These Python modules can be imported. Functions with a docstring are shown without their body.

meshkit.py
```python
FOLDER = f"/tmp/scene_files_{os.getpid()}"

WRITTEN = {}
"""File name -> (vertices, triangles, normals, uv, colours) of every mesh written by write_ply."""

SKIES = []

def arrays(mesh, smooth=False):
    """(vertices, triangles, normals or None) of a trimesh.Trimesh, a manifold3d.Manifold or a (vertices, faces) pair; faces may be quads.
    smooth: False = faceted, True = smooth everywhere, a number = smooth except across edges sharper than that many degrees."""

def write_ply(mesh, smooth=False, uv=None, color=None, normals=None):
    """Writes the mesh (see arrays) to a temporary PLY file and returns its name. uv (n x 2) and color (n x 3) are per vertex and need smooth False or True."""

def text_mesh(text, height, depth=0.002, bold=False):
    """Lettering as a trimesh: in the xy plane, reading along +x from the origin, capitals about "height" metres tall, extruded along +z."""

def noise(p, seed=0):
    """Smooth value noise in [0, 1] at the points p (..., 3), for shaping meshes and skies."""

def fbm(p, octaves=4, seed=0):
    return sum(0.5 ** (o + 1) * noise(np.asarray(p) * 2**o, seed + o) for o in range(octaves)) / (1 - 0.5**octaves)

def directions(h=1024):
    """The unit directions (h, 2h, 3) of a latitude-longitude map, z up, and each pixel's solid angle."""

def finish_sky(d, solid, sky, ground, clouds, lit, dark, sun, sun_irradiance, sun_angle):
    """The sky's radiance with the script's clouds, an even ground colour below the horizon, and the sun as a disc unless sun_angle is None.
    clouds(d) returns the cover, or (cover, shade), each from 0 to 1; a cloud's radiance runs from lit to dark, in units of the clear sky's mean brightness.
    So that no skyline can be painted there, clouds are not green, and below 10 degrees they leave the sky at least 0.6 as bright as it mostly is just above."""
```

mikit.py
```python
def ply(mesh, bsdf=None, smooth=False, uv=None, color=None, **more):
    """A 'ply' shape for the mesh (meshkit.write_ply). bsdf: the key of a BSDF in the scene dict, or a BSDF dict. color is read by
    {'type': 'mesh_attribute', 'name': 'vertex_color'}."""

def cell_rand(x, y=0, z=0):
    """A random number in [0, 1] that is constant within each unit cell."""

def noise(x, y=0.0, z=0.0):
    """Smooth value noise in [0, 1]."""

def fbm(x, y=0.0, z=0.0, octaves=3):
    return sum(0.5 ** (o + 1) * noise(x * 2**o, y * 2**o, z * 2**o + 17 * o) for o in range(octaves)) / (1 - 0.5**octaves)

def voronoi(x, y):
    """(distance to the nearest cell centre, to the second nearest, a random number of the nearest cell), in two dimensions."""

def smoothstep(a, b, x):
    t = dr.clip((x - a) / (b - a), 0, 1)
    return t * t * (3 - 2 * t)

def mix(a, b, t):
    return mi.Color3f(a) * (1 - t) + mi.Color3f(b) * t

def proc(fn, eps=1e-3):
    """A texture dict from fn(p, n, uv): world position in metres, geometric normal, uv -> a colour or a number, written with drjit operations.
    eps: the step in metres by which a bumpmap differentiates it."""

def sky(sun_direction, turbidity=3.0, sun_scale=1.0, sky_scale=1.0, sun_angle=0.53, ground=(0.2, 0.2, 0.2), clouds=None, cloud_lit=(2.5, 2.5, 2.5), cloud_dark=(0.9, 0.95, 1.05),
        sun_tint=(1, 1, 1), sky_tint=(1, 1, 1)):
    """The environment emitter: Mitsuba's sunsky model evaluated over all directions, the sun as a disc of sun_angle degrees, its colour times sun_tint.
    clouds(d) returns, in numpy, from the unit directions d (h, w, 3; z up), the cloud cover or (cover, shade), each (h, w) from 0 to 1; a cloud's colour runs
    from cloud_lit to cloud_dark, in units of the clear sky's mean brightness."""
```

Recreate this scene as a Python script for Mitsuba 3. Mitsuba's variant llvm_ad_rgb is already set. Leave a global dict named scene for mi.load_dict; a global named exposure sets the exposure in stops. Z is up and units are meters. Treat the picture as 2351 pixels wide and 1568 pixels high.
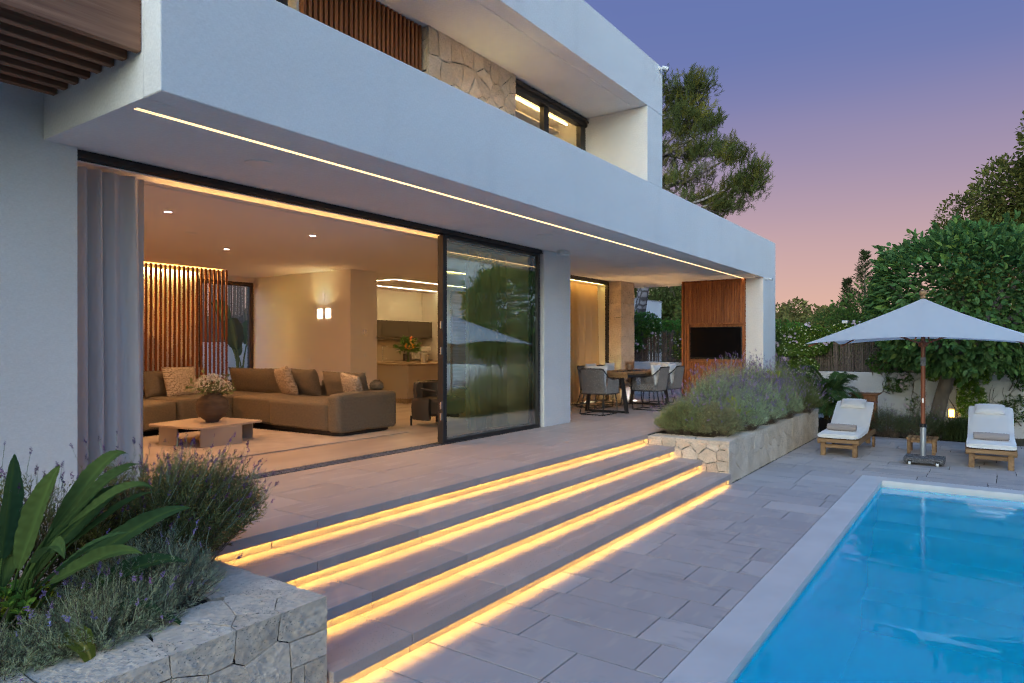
import math, random
import numpy as np
import trimesh
import shapely
from shapely.geometry import Polygon, box as sbox, Point
import mitsuba as mi
import drjit as dr
import mikit
import meshkit

T = mi.ScalarTransform4f
scene, labels = {}, {}

# ------------------------------------------------------------------ camera, sky, exposure
# X runs along the house (to the right, away from the camera), Y from the pool to the house, Z up; the pool deck is z = 0
ANG = math.atan(1089.5 / 1550.0)
scene['camera'] = {
    'type': 'perspective', 'fov': math.degrees(2 * math.atan(1175.5 / 1550.0)), 'fov_axis': 'x',
    'near_clip': 0.05, 'far_clip': 2000.0, 'principal_point_offset_x': 0.0, 'principal_point_offset_y': -0.00702,
    'to_world': T().look_at(origin=[0, 0, 1.8], target=[math.cos(ANG), math.sin(ANG), 1.8], up=[0, 0, 1])}
SUN_AZ = math.radians(-166.0)
SUN_EL = math.radians(11.0)


def dusk(d):
    """Twilight opposite the set sun: a rosy band low down that turns violet and blue higher up, thinning out towards the zenith."""
    z = np.clip(d[..., 2], 0, 1)
    h = np.maximum(np.hypot(d[..., 0], d[..., 1]), 1e-6)
    ca = -(d[..., 0] * math.cos(SUN_AZ) + d[..., 1] * math.sin(SUN_AZ)) / h
    sm = lambda a, b, x: (lambda t: t * t * (3 - 2 * t))(np.clip((x - a) / (b - a), 0, 1))
    cover = sm(-0.70, 0.15, ca) * (1 - 0.5 * sm(0.50, 0.92, z)) * 0.97
    wob = 0.05 * (meshkit.fbm(np.stack([d[..., 0] * 2.5, d[..., 1] * 2.5, z * 14], -1), 3, 4) - 0.5)
    shade = sm(-0.06, 0.43, z + wob * (0.3 + z)) ** 0.9
    return cover, shade


scene['sky'] = mikit.sky([math.cos(SUN_AZ) * math.cos(SUN_EL), math.sin(SUN_AZ) * math.cos(SUN_EL), math.sin(SUN_EL)], turbidity=3.0,
                         sun_scale=0.8, sun_angle=34.0, sun_tint=(1.0, 1.15, 1.9), sky_scale=15.5, sky_tint=(0.86, 1.17, 1.62), ground=(0.25, 0.25, 0.25),
                         clouds=dusk, cloud_lit=(0.80, 0.42, 0.265), cloud_dark=(0.125, 0.158, 0.38))
exposure = 0.0
WARM = (1.0, 0.51, 0.115)
WARM_SOFT = (1.0, 0.58, 0.24)

# ------------------------------------------------------------------ helpers
rng = np.random.default_rng(7)
LEAF_GAIN = 2.1
TAU = 2 * math.pi


def numbered(name):
    if name not in scene and name not in USED:
        USED.add(name)
        return name
    k = 1
    while f'{name}_{k:03d}' in USED or f'{name}_{k:03d}' in scene:
        k += 1
    USED.add(f'{name}_{k:03d}')
    return f'{name}_{k:03d}'


USED = set()


def thing(name, label, cat, group=None, kind=None):
    key = numbered(name)
    labels[key] = {'label': label, 'category': cat}
    if group:
        labels[key]['group'] = group
    if kind:
        labels[key]['kind'] = kind
    return key


def tag(key, label, cat, group=None):
    labels[key] = {'label': label, 'category': cat}
    if group:
        labels[key]['group'] = group
    return key


def structure(name):
    key = numbered(name)
    labels[key] = {'kind': 'structure', 'label': name.replace('_', ' ')}
    return key


def hull_box():
    from scipy.spatial import ConvexHull
    pts, key = [], []
    for i in (-1, 1):
        for j in (-1, 1):
            for k in (-1, 1):
                for a in range(3):
                    p = np.array([i, j, k], float)
                    for b in range(3):
                        if b != a:
                            p[b] *= 0.8
                    pts.append(p)
                    key.append(((i, j, k), a))
    h = ConvexHull(np.array(pts))
    f = h.simplices.copy()
    n = np.cross(np.array(pts)[f[:, 1]] - np.array(pts)[f[:, 0]], np.array(pts)[f[:, 2]] - np.array(pts)[f[:, 0]])
    c = np.array(pts)[f].mean(1)
    flip = (n * c).sum(1) < 0
    f[flip] = f[flip][:, ::-1]
    return key, f


CH_KEY, CH_F = hull_box()
BOX_F = np.array([[0, 1, 3], [0, 3, 2], [4, 6, 7], [4, 7, 5], [0, 4, 5], [0, 5, 1], [2, 3, 7], [2, 7, 6], [0, 2, 6], [0, 6, 4], [1, 5, 7], [1, 7, 3]])


def basis(d):
    d = np.asarray(d, float)
    d = d / (np.linalg.norm(d) + 1e-12)
    a = np.cross(d, [0, 0, 1.0] if abs(d[2]) < 0.95 else [1.0, 0, 0])
    a /= np.linalg.norm(a)
    return a, np.cross(d, a), d


class B:
    """Collects triangles with a tone (uv.x) and a second number (uv.y) per vertex, then writes ONE shape."""

    def __init__(self):
        self.v, self.f, self.uv, self.c, self.n = [], [], [], [], 0

    def add(self, v, f, tone=0.5, two=0.5, color=None):
        v = np.asarray(v, float)
        f = np.asarray(f, int)
        if f.ndim == 2 and f.shape[1] == 4:
            f = np.vstack([f[:, [0, 1, 2]], f[:, [0, 2, 3]]])
        self.v.append(v)
        self.f.append(f + self.n)
        uv = np.empty((len(v), 2))
        uv[:, 0], uv[:, 1] = tone, two
        self.uv.append(uv)
        self.c.append(np.broadcast_to(np.asarray(color if color is not None else (0.5, 0.5, 0.5), float), (len(v), 3)))
        self.n += len(v)
        return self

    def box(self, x0, x1, y0, y1, z0, z1, ch=0.0, M=None, tone=0.5, two=0.5, color=None):
        lo, hi = np.array([x0, y0, z0], float), np.array([x1, y1, z1], float)
        c, h = (lo + hi) / 2, (hi - lo) / 2
        if ch > 0:
            v = np.array([[c[b] + s[b] * (h[b] - (0 if b == a else min(ch, h[b] * 0.9))) for b in range(3)] for s, a in CH_KEY])
            f = CH_F
        else:
            v = np.array([[x, y, z] for x in (x0, x1) for y in (y0, y1) for z in (z0, z1)], float)
            f = BOX_F
        if M is not None:
            v = v @ M[:3, :3].T + M[:3, 3]
        return self.add(v, f, tone, two, color)

    def tube(self, path, r, n=8, caps=True, tone=0.5, two=0.5, color=None):
        p = np.asarray(path, float)
        r = np.broadcast_to(np.asarray(r, float), (len(p),))
        t = np.gradient(p, axis=0)
        t /= np.linalg.norm(t, axis=1, keepdims=True) + 1e-12
        a = np.cross(t[0], [0, 0, 1.0] if abs(t[0][2]) < 0.9 else [1.0, 0, 0])
        a /= np.linalg.norm(a)
        A = []
        for k in range(len(p)):
            a = a - t[k] * (a @ t[k])
            a /= np.linalg.norm(a) + 1e-12
            A.append(a)
        A = np.array(A)
        Bv = np.cross(t, A)
        ang = np.arange(n) * TAU / n
        v = p[:, None] + r[:, None, None] * (np.cos(ang)[None, :, None] * A[:, None] + np.sin(ang)[None, :, None] * Bv[:, None])
        v = v.reshape(-1, 3)
        i, j = np.meshgrid(np.arange(len(p) - 1), np.arange(n), indexing='ij')
        q = np.stack([i * n + j, i * n + (j + 1) % n, (i + 1) * n + (j + 1) % n, (i + 1) * n + j], -1).reshape(-1, 4)
        f = np.vstack([q[:, [0, 1, 2]], q[:, [0, 2, 3]]])
        if caps:
            k0, k1 = len(v), len(v) + 1
            v = np.vstack([v, p[:1], p[-1:]])
            jj = np.arange(n)
            f = np.vstack([f, np.stack([jj * 0 + k0, (jj + 1) % n, jj], 1), np.stack([jj * 0 + k1, (len(p) - 1) * n + jj, (len(p) - 1) * n + (jj + 1) % n], 1)])
        return self.add(v, f, tone, two, color)

    def cyl(self, p0, p1, r0, r1=None, n=12, **k):
        return self.tube([p0, p1], [r0, r0 if r1 is None else r1], n, **k)

    def lathe(self, prof, at=(0, 0, 0), n=24, **k):
        prof = np.asarray(prof, float)
        ang = np.arange(n) * TAU / n
        v = np.stack([prof[:, None, 0] * np.cos(ang), prof[:, None, 0] * np.sin(ang), np.repeat(prof[:, 1:2], n, 1)], -1).reshape(-1, 3) + np.asarray(at, float)
        i, j = np.meshgrid(np.arange(len(prof) - 1), np.arange(n), indexing='ij')
        q = np.stack([i * n + j, i * n + (j + 1) % n, (i + 1) * n + (j + 1) % n, (i + 1) * n + j], -1).reshape(-1, 4)
        return self.add(v, q, **k)

    def mesh(self, m, M=None, **k):
        v = np.array(m.vertices)
        if M is not None:
            v = v @ M[:3, :3].T + M[:3, 3]
        return self.add(v, m.faces, **k)

    def grid(self, pts, **k):
        """pts (a, b, 3) as a quad sheet."""
        a, b = pts.shape[:2]
        i, j = np.meshgrid(np.arange(a - 1), np.arange(b - 1), indexing='ij')
        q = np.stack([i * b + j, (i + 1) * b + j, (i + 1) * b + j + 1, i * b + j + 1], -1).reshape(-1, 4)
        return self.add(pts.reshape(-1, 3), q, **k)

    def out(self, key, mat, smooth=False, col=False, M=None, **more):
        v, f = np.vstack(self.v), np.vstack(self.f)
        if M is not None:
            v = v @ M[:3, :3].T + M[:3, 3]
        m = trimesh.Trimesh(v, f, process=False)
        key = key if key in labels and key not in scene else numbered(key)
        if isinstance(smooth, bool):
            cc = np.vstack(self.c) if col else None
            if col and str(mat).startswith('leaf'):
                cc = 1 - (1 - np.clip(cc * [1.05, 1.0, 0.72], 0, 1)) ** LEAF_GAIN
            scene[key] = mikit.ply(m, mat, smooth=smooth, uv=np.vstack(self.uv), color=cc, **more)
        else:
            scene[key] = mikit.ply(m, mat, smooth=smooth, **more)
        return key


def rot(ax, deg, at=(0, 0, 0)):
    return trimesh.transformations.rotation_matrix(math.radians(deg), ax, at)


def trans(x, y, z):
    M = np.eye(4)
    M[:3, 3] = x, y, z
    return M


def glow(rgb, k):
    return {'type': 'area', 'radiance': {'type': 'rgb', 'value': [float(c * k) for c in rgb]}}


def boxpart(key, mat, *a, smooth=False, **k):
    more = {x: k.pop(x) for x in ('emitter',) if x in k}
    return B().box(*a, **k).out(key, mat, smooth, **more)


# ------------------------------------------------------------------ materials
def rgb(*c):
    return {'type': 'rgb', 'value': list(c)}


def princ(base, rough=0.6, spec=0.5, **k):
    return {'type': 'twosided', 'b': {'type': 'principled', 'base_color': base, 'roughness': rough, 'specular': spec, **k}}


def bumped(base, fn, scale, eps=1e-3, rough=0.6, spec=0.5, **k):
    return {'type': 'twosided', 'b': {'type': 'bumpmap', 't': mikit.proc(fn, eps), 'scale': scale,
                                       'b': {'type': 'principled', 'base_color': base, 'roughness': rough, 'specular': spec, **k}}}


noise, fbm, voro, sstep, mix = mikit.noise, mikit.fbm, mikit.voronoi, mikit.smoothstep, mikit.mix


def grain_plaster(p, n, uv):
    return noise(p.x * 260, p.y * 260, p.z * 260) + 0.8 * noise(p.x * 110, p.y * 110, p.z * 110)


def col_plaster(p, n, uv):
    c = mix((0.73, 0.725, 0.71), (0.79, 0.785, 0.77), fbm(p.x * 1.3, p.y * 1.3, p.z * 1.3))
    g = noise(p.x * 75, p.y * 75, p.z * 75) * 0.6 + noise(p.x * 150, p.y * 150, p.z * 150) * 0.4  # shading of the stucco grain, put into the colour as speckle
    streak = sstep(0.55, 0.85, fbm(p.x * 3.1, p.y * 3.1, p.z * 0.35, 4))
    return c * (0.90 + 0.17 * g) * (1 - 0.05 * streak)


scene['plaster'] = bumped(mikit.proc(col_plaster), grain_plaster, 0.0042, 1.5e-3, rough=0.9, spec=0.2)
scene['paint_inside'] = princ(rgb(0.74, 0.70, 0.65), 0.75, 0.25)


def col_paving(p, n, uv):
    a = fbm(p.x * 2.1 + uv.x * 40, p.y * 3.7 + uv.y * 31, p.z * 2)
    b = fbm(p.x * 5 + uv.y * 17, p.y * 16 + uv.x * 23, 3.0, 4)
    c = mix((0.355, 0.32, 0.31), (0.52, 0.47, 0.44), uv.x * 0.65 + a * 0.35)
    c = mix(c, (0.53, 0.47, 0.40), sstep(0.55, 0.8, b) * 0.35)
    c = mix(c, (0.29, 0.265, 0.255), sstep(0.62, 0.8, fbm(p.x * 9 + uv.x * 70, p.y * 3 + uv.y * 50, 1.0, 4)) * 0.45)
    return c


def bump_paving(p, n, uv):
    return fbm(p.x * 60, p.y * 60, p.z * 60, 3) + 0.6 * noise(p.x * 9, p.y * 9, 2.0)


scene['paving'] = bumped(mikit.proc(col_paving), bump_paving, 0.0016, 2e-3, rough=0.55, spec=0.35)


def col_tread(p, n, uv):
    a = fbm(p.x * 1.6 + uv.x * 40, p.y * 4.7, p.z * 4 + uv.y * 31)
    c = mix((0.37, 0.30, 0.26), (0.49, 0.405, 0.355), uv.x * 0.5 + a * 0.5)
    pit = noise(p.x * 130, p.y * 130, p.z * 130)
    c = mix(c, (0.30, 0.26, 0.22), sstep(0.80, 0.9, pit) * sstep(0.45, 0.7, fbm(p.x * 6, p.y * 6, p.z * 6)) * 0.8)
    return mix(c, (0.54, 0.46, 0.40), sstep(0.6, 0.75, fbm(p.x * 3, p.y * 18, 5.0, 3)) * 0.4)


scene['travertine'] = bumped(mikit.proc(col_tread), bump_paving, 0.0014, 2e-3, rough=0.5, spec=0.35)


def col_stone(p, n, uv):
    a = fbm(p.x * 7 + uv.x * 30, p.y * 7 + uv.y * 30, p.z * 7, 4)
    c = mix((0.46, 0.365, 0.265), (0.82, 0.68, 0.53), uv.x * 0.4 + a * 0.6)
    c = mix(c, (0.56, 0.42, 0.27), sstep(0.5, 0.75, fbm(p.x * 3.3 + uv.y * 20, p.y * 3.3, p.z * 3.3 + 9)) * 0.45)
    pit = noise(p.x * 150, p.y * 150, p.z * 150)
    c = c * (0.86 + 0.28 * noise(p.x * 60, p.y * 60, p.z * 60))
    return mix(c, (0.14, 0.115, 0.09), sstep(0.74, 0.86, pit) * sstep(0.35, 0.62, fbm(p.x * 6, p.y * 6, p.z * 6 + 3)) * 0.9)


def bump_stone(p, n, uv):
    streak = fbm(p.x * 40 + p.z * 28 + uv.x * 30, p.y * 40 - p.z * 20 + uv.y * 30, p.z * 12, 3)
    return fbm(p.x * 22, p.y * 22, p.z * 22, 4) * 1.5 + streak + 0.4 * noise(p.x * 150, p.y * 150, p.z * 150)


scene['stone'] = bumped(mikit.proc(col_stone), bump_stone, 0.007, 3e-3, rough=0.85, spec=0.2)
scene['joint'] = princ(rgb(0.035, 0.032, 0.03), 0.95, 0.1)
scene['mortar'] = princ(rgb(0.05, 0.043, 0.036), 0.95, 0.1)
scene['soil'] = bumped(rgb(0.055, 0.04, 0.03), lambda p, n, uv: fbm(p.x * 30, p.y * 30, p.z * 30, 4), 0.03, 4e-3, rough=0.95, spec=0.1)


def wood_fn(dark, light, axis):
    def fn(p, n, uv):
        q = [p.x, p.y, p.z]
        l = q.pop(axis)
        g = fbm(q[0] * 38 + uv.x * 50, q[1] * 38 + uv.y * 50, l * 1.6 + uv.x * 13, 4)
        s = noise(q[0] * 210 + uv.y * 9, q[1] * 210, l * 6)
        return mix(dark, light, dr.clip(0.15 + uv.x * 0.35 + (g - 0.5) * 1.3 + 0.25 * (s - 0.5), 0, 1))
    return fn


scene['wood_upright'] = princ(mikit.proc(wood_fn((0.19, 0.062, 0.022), (0.42, 0.155, 0.055), 2)), 0.45, 0.4)
scene['wood_screen'] = princ(mikit.proc(wood_fn((0.15, 0.045, 0.016), (0.33, 0.105, 0.036), 2)), 0.5, 0.35)
scene['wood_beam'] = princ(mikit.proc(wood_fn((0.17, 0.075, 0.042), (0.36, 0.18, 0.105), 0)), 0.55, 0.35)
scene['teak'] = princ(mikit.proc(wood_fn((0.20, 0.105, 0.045), (0.44, 0.255, 0.115), 0)), 0.5, 0.4)
scene['teak_cross'] = princ(mikit.proc(wood_fn((0.20, 0.105, 0.045), (0.44, 0.255, 0.115), 1)), 0.5, 0.4)
scene['wood_red'] = princ(mikit.proc(wood_fn((0.16, 0.045, 0.018), (0.33, 0.10, 0.04), 2)), 0.35, 0.5)
scene['wood_counter'] = princ(mikit.proc(wood_fn((0.30, 0.20, 0.12), (0.50, 0.37, 0.24), 0)), 0.4, 0.4)
scene['black_metal'] = princ(rgb(0.018, 0.018, 0.02), 0.38, 0.5)
scene['black_plastic'] = princ(rgb(0.012, 0.012, 0.013), 0.3, 0.5)
scene['screen'] = princ(rgb(0.004, 0.004, 0.005), 0.15, 0.12)
scene['white_plastic'] = princ(rgb(0.72, 0.72, 0.70), 0.4, 0.5)
scene['grey_plastic'] = princ(rgb(0.42, 0.41, 0.40), 0.5, 0.4)
scene['steel'] = {'type': 'twosided', 'b': {'type': 'roughconductor', 'material': 'Al', 'alpha': 0.22}}
scene['galvanised'] = princ(rgb(0.42, 0.44, 0.46), 0.45, 0.5, metallic=0.7)
scene['bronze_lacquer'] = princ(rgb(0.40, 0.345, 0.285), 0.42, 0.5)
scene['table_lacquer'] = princ(rgb(0.50, 0.40, 0.30), 0.3, 0.5)


def weave(f):
    return lambda p, n, uv: dr.sin(p.x * f) * dr.sin(p.y * f) * 0.5 + dr.sin(p.z * f) * dr.sin((p.x + p.y) * f * 0.7) * 0.5 + noise(p.x * f, p.y * f, p.z * f)


def col_sofa(p, n, uv):
    g = noise(p.x * 170, p.y * 170, p.z * 170)
    return mix((0.10, 0.082, 0.058), (0.25, 0.21, 0.155), dr.clip(g * 0.75 + uv.x * 0.25, 0, 1))


scene['sofa_cloth'] = bumped(mikit.proc(col_sofa), weave(420), 0.0012, 1e-3, rough=0.95, spec=0.1, sheen=0.3)


def col_knit(p, n, uv):
    g = voro((p.x + p.y) * 42, p.z * 52)
    return mix((0.62, 0.52, 0.40), (0.26, 0.19, 0.13), sstep(0.25, 0.65, g[0]))


scene['knit'] = bumped(mikit.proc(col_knit), lambda p, n, uv: 1 - voro((p.x + p.y) * 42, p.z * 52)[0], 0.006, 2e-3, rough=0.95, spec=0.1)
scene['dark_leather'] = princ(rgb(0.045, 0.036, 0.030), 0.45, 0.4)
scene['sheer_gold'] = princ(rgb(0.52, 0.37, 0.18), 0.85, 0.15)
scene['curtain_grey'] = princ(rgb(0.56, 0.51, 0.48), 0.85, 0.15, sheen=0.4)
scene['sheer'] = {'type': 'principledthin', 'base_color': rgb(0.72, 0.66, 0.55), 'roughness': 0.8, 'diff_trans': 1.0, 'spec_trans': 0.12}
scene['canvas'] = {'type': 'principledthin', 'base_color': rgb(0.78, 0.78, 0.76), 'roughness': 0.8, 'diff_trans': 0.8}
scene['cushion_white'] = bumped(rgb(0.74, 0.73, 0.71), lambda p, n, uv: fbm(p.x * 9, p.y * 9, p.z * 9, 3), 0.02, 4e-3, rough=0.9, spec=0.15)
scene['towel'] = bumped(rgb(0.40, 0.345, 0.325), lambda p, n, uv: noise(p.x * 260, p.y * 260, p.z * 260), 0.004, 1e-3, rough=0.95, spec=0.05)
scene['rope'] = princ(mikit.proc(lambda p, n, uv: mix((0.11, 0.10, 0.095), (0.28, 0.258, 0.245), noise(p.x * 130, p.y * 130, p.z * 130))), 0.8, 0.2)
scene['rug'] = bumped(mikit.proc(lambda p, n, uv: mix((0.40, 0.325, 0.26), (0.52, 0.435, 0.355), fbm(p.x * 6, p.y * 6, 1.0, 4))), lambda p, n, uv: noise(p.x * 190, p.y * 190, 0.0), 0.004, 1e-3, rough=0.95, spec=0.1)
scene['floor_inside'] = princ(mikit.proc(lambda p, n, uv: mix((0.40, 0.315, 0.245), (0.55, 0.45, 0.36), fbm(p.x * 1.1 + uv.x * 20, p.y * 4.0 + uv.y * 20, 2.0, 4))), 0.32, 0.45)
scene['cabinet'] = princ(rgb(0.50, 0.42, 0.335), 0.5, 0.4)
scene['cabinet_dark'] = princ(rgb(0.085, 0.07, 0.055), 0.45, 0.4)
scene['clay'] = bumped(mikit.proc(lambda p, n, uv: mix((0.05, 0.036, 0.026), (0.135, 0.10, 0.075), fbm(p.x * 7, p.y * 7, p.z * 26, 4))), lambda p, n, uv: noise(p.x * 8, p.y * 8, p.z * 130), 0.003, 2e-3, rough=0.7, spec=0.3)
scene['granite'] = princ(mikit.proc(lambda p, n, uv: mix((0.06, 0.06, 0.065), (0.30, 0.30, 0.31), sstep(0.55, 0.8, noise(p.x * 120, p.y * 120, p.z * 120)))), 0.6, 0.4)
scene['pane'] = {'type': 'thindielectric', 'int_ior': 1.52, 'specular_transmittance': rgb(0.93, 0.97, 0.95)}
scene['pane_coated'] = {'type': 'thindielectric', 'int_ior': 2.5, 'specular_transmittance': rgb(0.72, 0.83, 0.76)}
scene['smoked_pane'] = {'type': 'thindielectric', 'int_ior': 1.5, 'specular_transmittance': rgb(0.55, 0.47, 0.40)}
scene['pool_step'] = princ(rgb(0.60, 0.92, 0.97), 0.6, 0.3)  # liner lightened for the treads: shallow-water brightness put into the colour
scene['pool_liner'] = princ(rgb(0.08, 0.91, 0.96), 0.6, 0.3)
scene['pool_coping'] = bumped(mikit.proc(lambda p, n, uv: mix((0.52, 0.50, 0.48), (0.63, 0.61, 0.585), fbm(p.x * 4, p.y * 4, 1.0, 4))), bump_paving, 0.0012, 2e-3, rough=0.6, spec=0.3)
scene['leaf'] = {'type': 'principledthin', 'base_color': {'type': 'mesh_attribute', 'name': 'vertex_color'}, 'roughness': 0.34, 'diff_trans': 0.7, 'eta': 1.5}
scene['leaf_matte'] = {'type': 'principledthin', 'base_color': {'type': 'mesh_attribute', 'name': 'vertex_color'}, 'roughness': 0.8, 'diff_trans': 0.95, 'eta': 1.2}
scene['tinted'] = princ({'type': 'mesh_attribute', 'name': 'vertex_color'}, 0.8, 0.2)
scene['bark'] = bumped(mikit.proc(lambda p, n, uv: mix((0.10, 0.075, 0.055), (0.27, 0.225, 0.18), fbm(p.x * 16, p.y * 16, p.z * 5, 4))), lambda p, n, uv: fbm(p.x * 30, p.y * 30, p.z * 8, 4), 0.03, 4e-3, rough=0.9, spec=0.15)
scene['bark_pine'] = bumped(mikit.proc(lambda p, n, uv: mix((0.09, 0.07, 0.06), (0.30, 0.25, 0.23), sstep(0.1, 0.5, voro((p.x + p.y) * 9, p.z * 6)[1] - voro((p.x + p.y) * 9, p.z * 6)[0]))), lambda p, n, uv: fbm(p.x * 20, p.y * 20, p.z * 9, 4), 0.04, 5e-3, rough=0.9, spec=0.15)
scene['reed'] = princ(mikit.proc(lambda p, n, uv: mix((0.075, 0.055, 0.045), (0.245, 0.195, 0.165), dr.clip(uv.x * 0.6 + 0.5 * noise(p.x * 60, p.y * 160, p.z * 2.5), 0, 1))), 0.85, 0.2)
scene['slot_metal'] = princ(rgb(0.30, 0.26, 0.22), 0.6, 0.2)
scene['lamp_body'] = princ(rgb(0.6, 0.55, 0.45), 0.5, 0.3)
scene['ground_earth'] = princ(mikit.proc(lambda p, n, uv: mix((0.05, 0.042, 0.03), (0.10, 0.085, 0.05), fbm(p.x * 0.7, p.y * 0.7, 1.0, 4))), 0.95, 0.1)
# ------------------------------------------------------------------ ground, pool, deck, steps, terrace, planters
ZT = 0.58            # terrace and ground-floor level
STEP = 0.145
EDGE = [3.856, 3.473, 3.09, 2.705]       # Y of the nosings, terrace edge first
SX0, SX1 = 2.275, 8.80                   # the steps run between the two planters


def sheet(poly, z0, z1):
    b = B()
    for g in getattr(poly, 'geoms', [poly]):
        m = trimesh.creation.extrude_polygon(g, z1 - z0, engine='earcut')
        b.mesh(m, trans(0, 0, z0))
    return b


POOL_IN = sbox(0.6, -3.4, 10.26, 1.16)
labels['ground'] = {'kind': 'structure', 'label': 'dark earth ground around the pool deck'}
sheet(sbox(-400, -400, 600, 500).difference(sbox(0.3, -3.7, 10.5, 1.4)), -0.12, -0.06).out('ground', 'ground_earth')
dk = structure('pool_deck')
sheet(sbox(-4, -5.5, 15.25, 5.0).difference(sbox(0.45, -3.55, 10.40, 1.30)), -0.05, -0.014).out(dk + '__bed', 'joint')


def slab(key, x0, x1, y0, y1, z0, z1, mat, r, gap=0.009, ch=0.0015):
    t = float(r.random())
    t2 = float(r.random())
    dz = float(r.uniform(-0.0012, 0.0012))
    return B().box(x0 + gap / 2, x1 - gap / 2, y0 + gap / 2, y1 - gap / 2, z0, z1 + dz, ch, tone=t, two=t2).out(key, mat, False)


r10 = np.random.default_rng(11)
PITCH = 0.392
xr = 10.52
rows = [(10.52 - PITCH * (k + 1), 10.52 - PITCH * k) for k in range(34)]
for k, (x0, x1) in enumerate(rows):                       # the strip between pool and steps
    if x1 < -1.5:
        continue
    y = 1.425 - r10.uniform(0.05, 0.75)
    top = 2.79 if x0 > SX0 - 0.1 and x1 < SX1 + 0.3 else 2.733
    while y < top:
        ya, yb = max(y, 1.425), min(y + 0.79, top)
        if top - yb < 0.16:
            yb, y = top, top
        if yb - ya > 0.04:
            slab(dk + '__slab', x0, x1, ya, yb, -0.03, 0.0, 'paving', r10)
        y += 0.79
for k in range(12):                                       # behind the pool, where the loungers stand
    x0, x1 = 10.522 + PITCH * k, 10.522 + PITCH * (k + 1)
    y = -3.6 - r10.uniform(0.05, 0.75)
    top = 2.735 if x0 < 14.3 else 3.8
    while y < top:
        ya, yb = max(y, -3.6), min(y + 0.79, top)
        if yb - ya > 0.04:
            slab(dk + '__slab', x0, x1, ya, yb, -0.03, 0.0, 'paving', r10)
        y += 0.79

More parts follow.
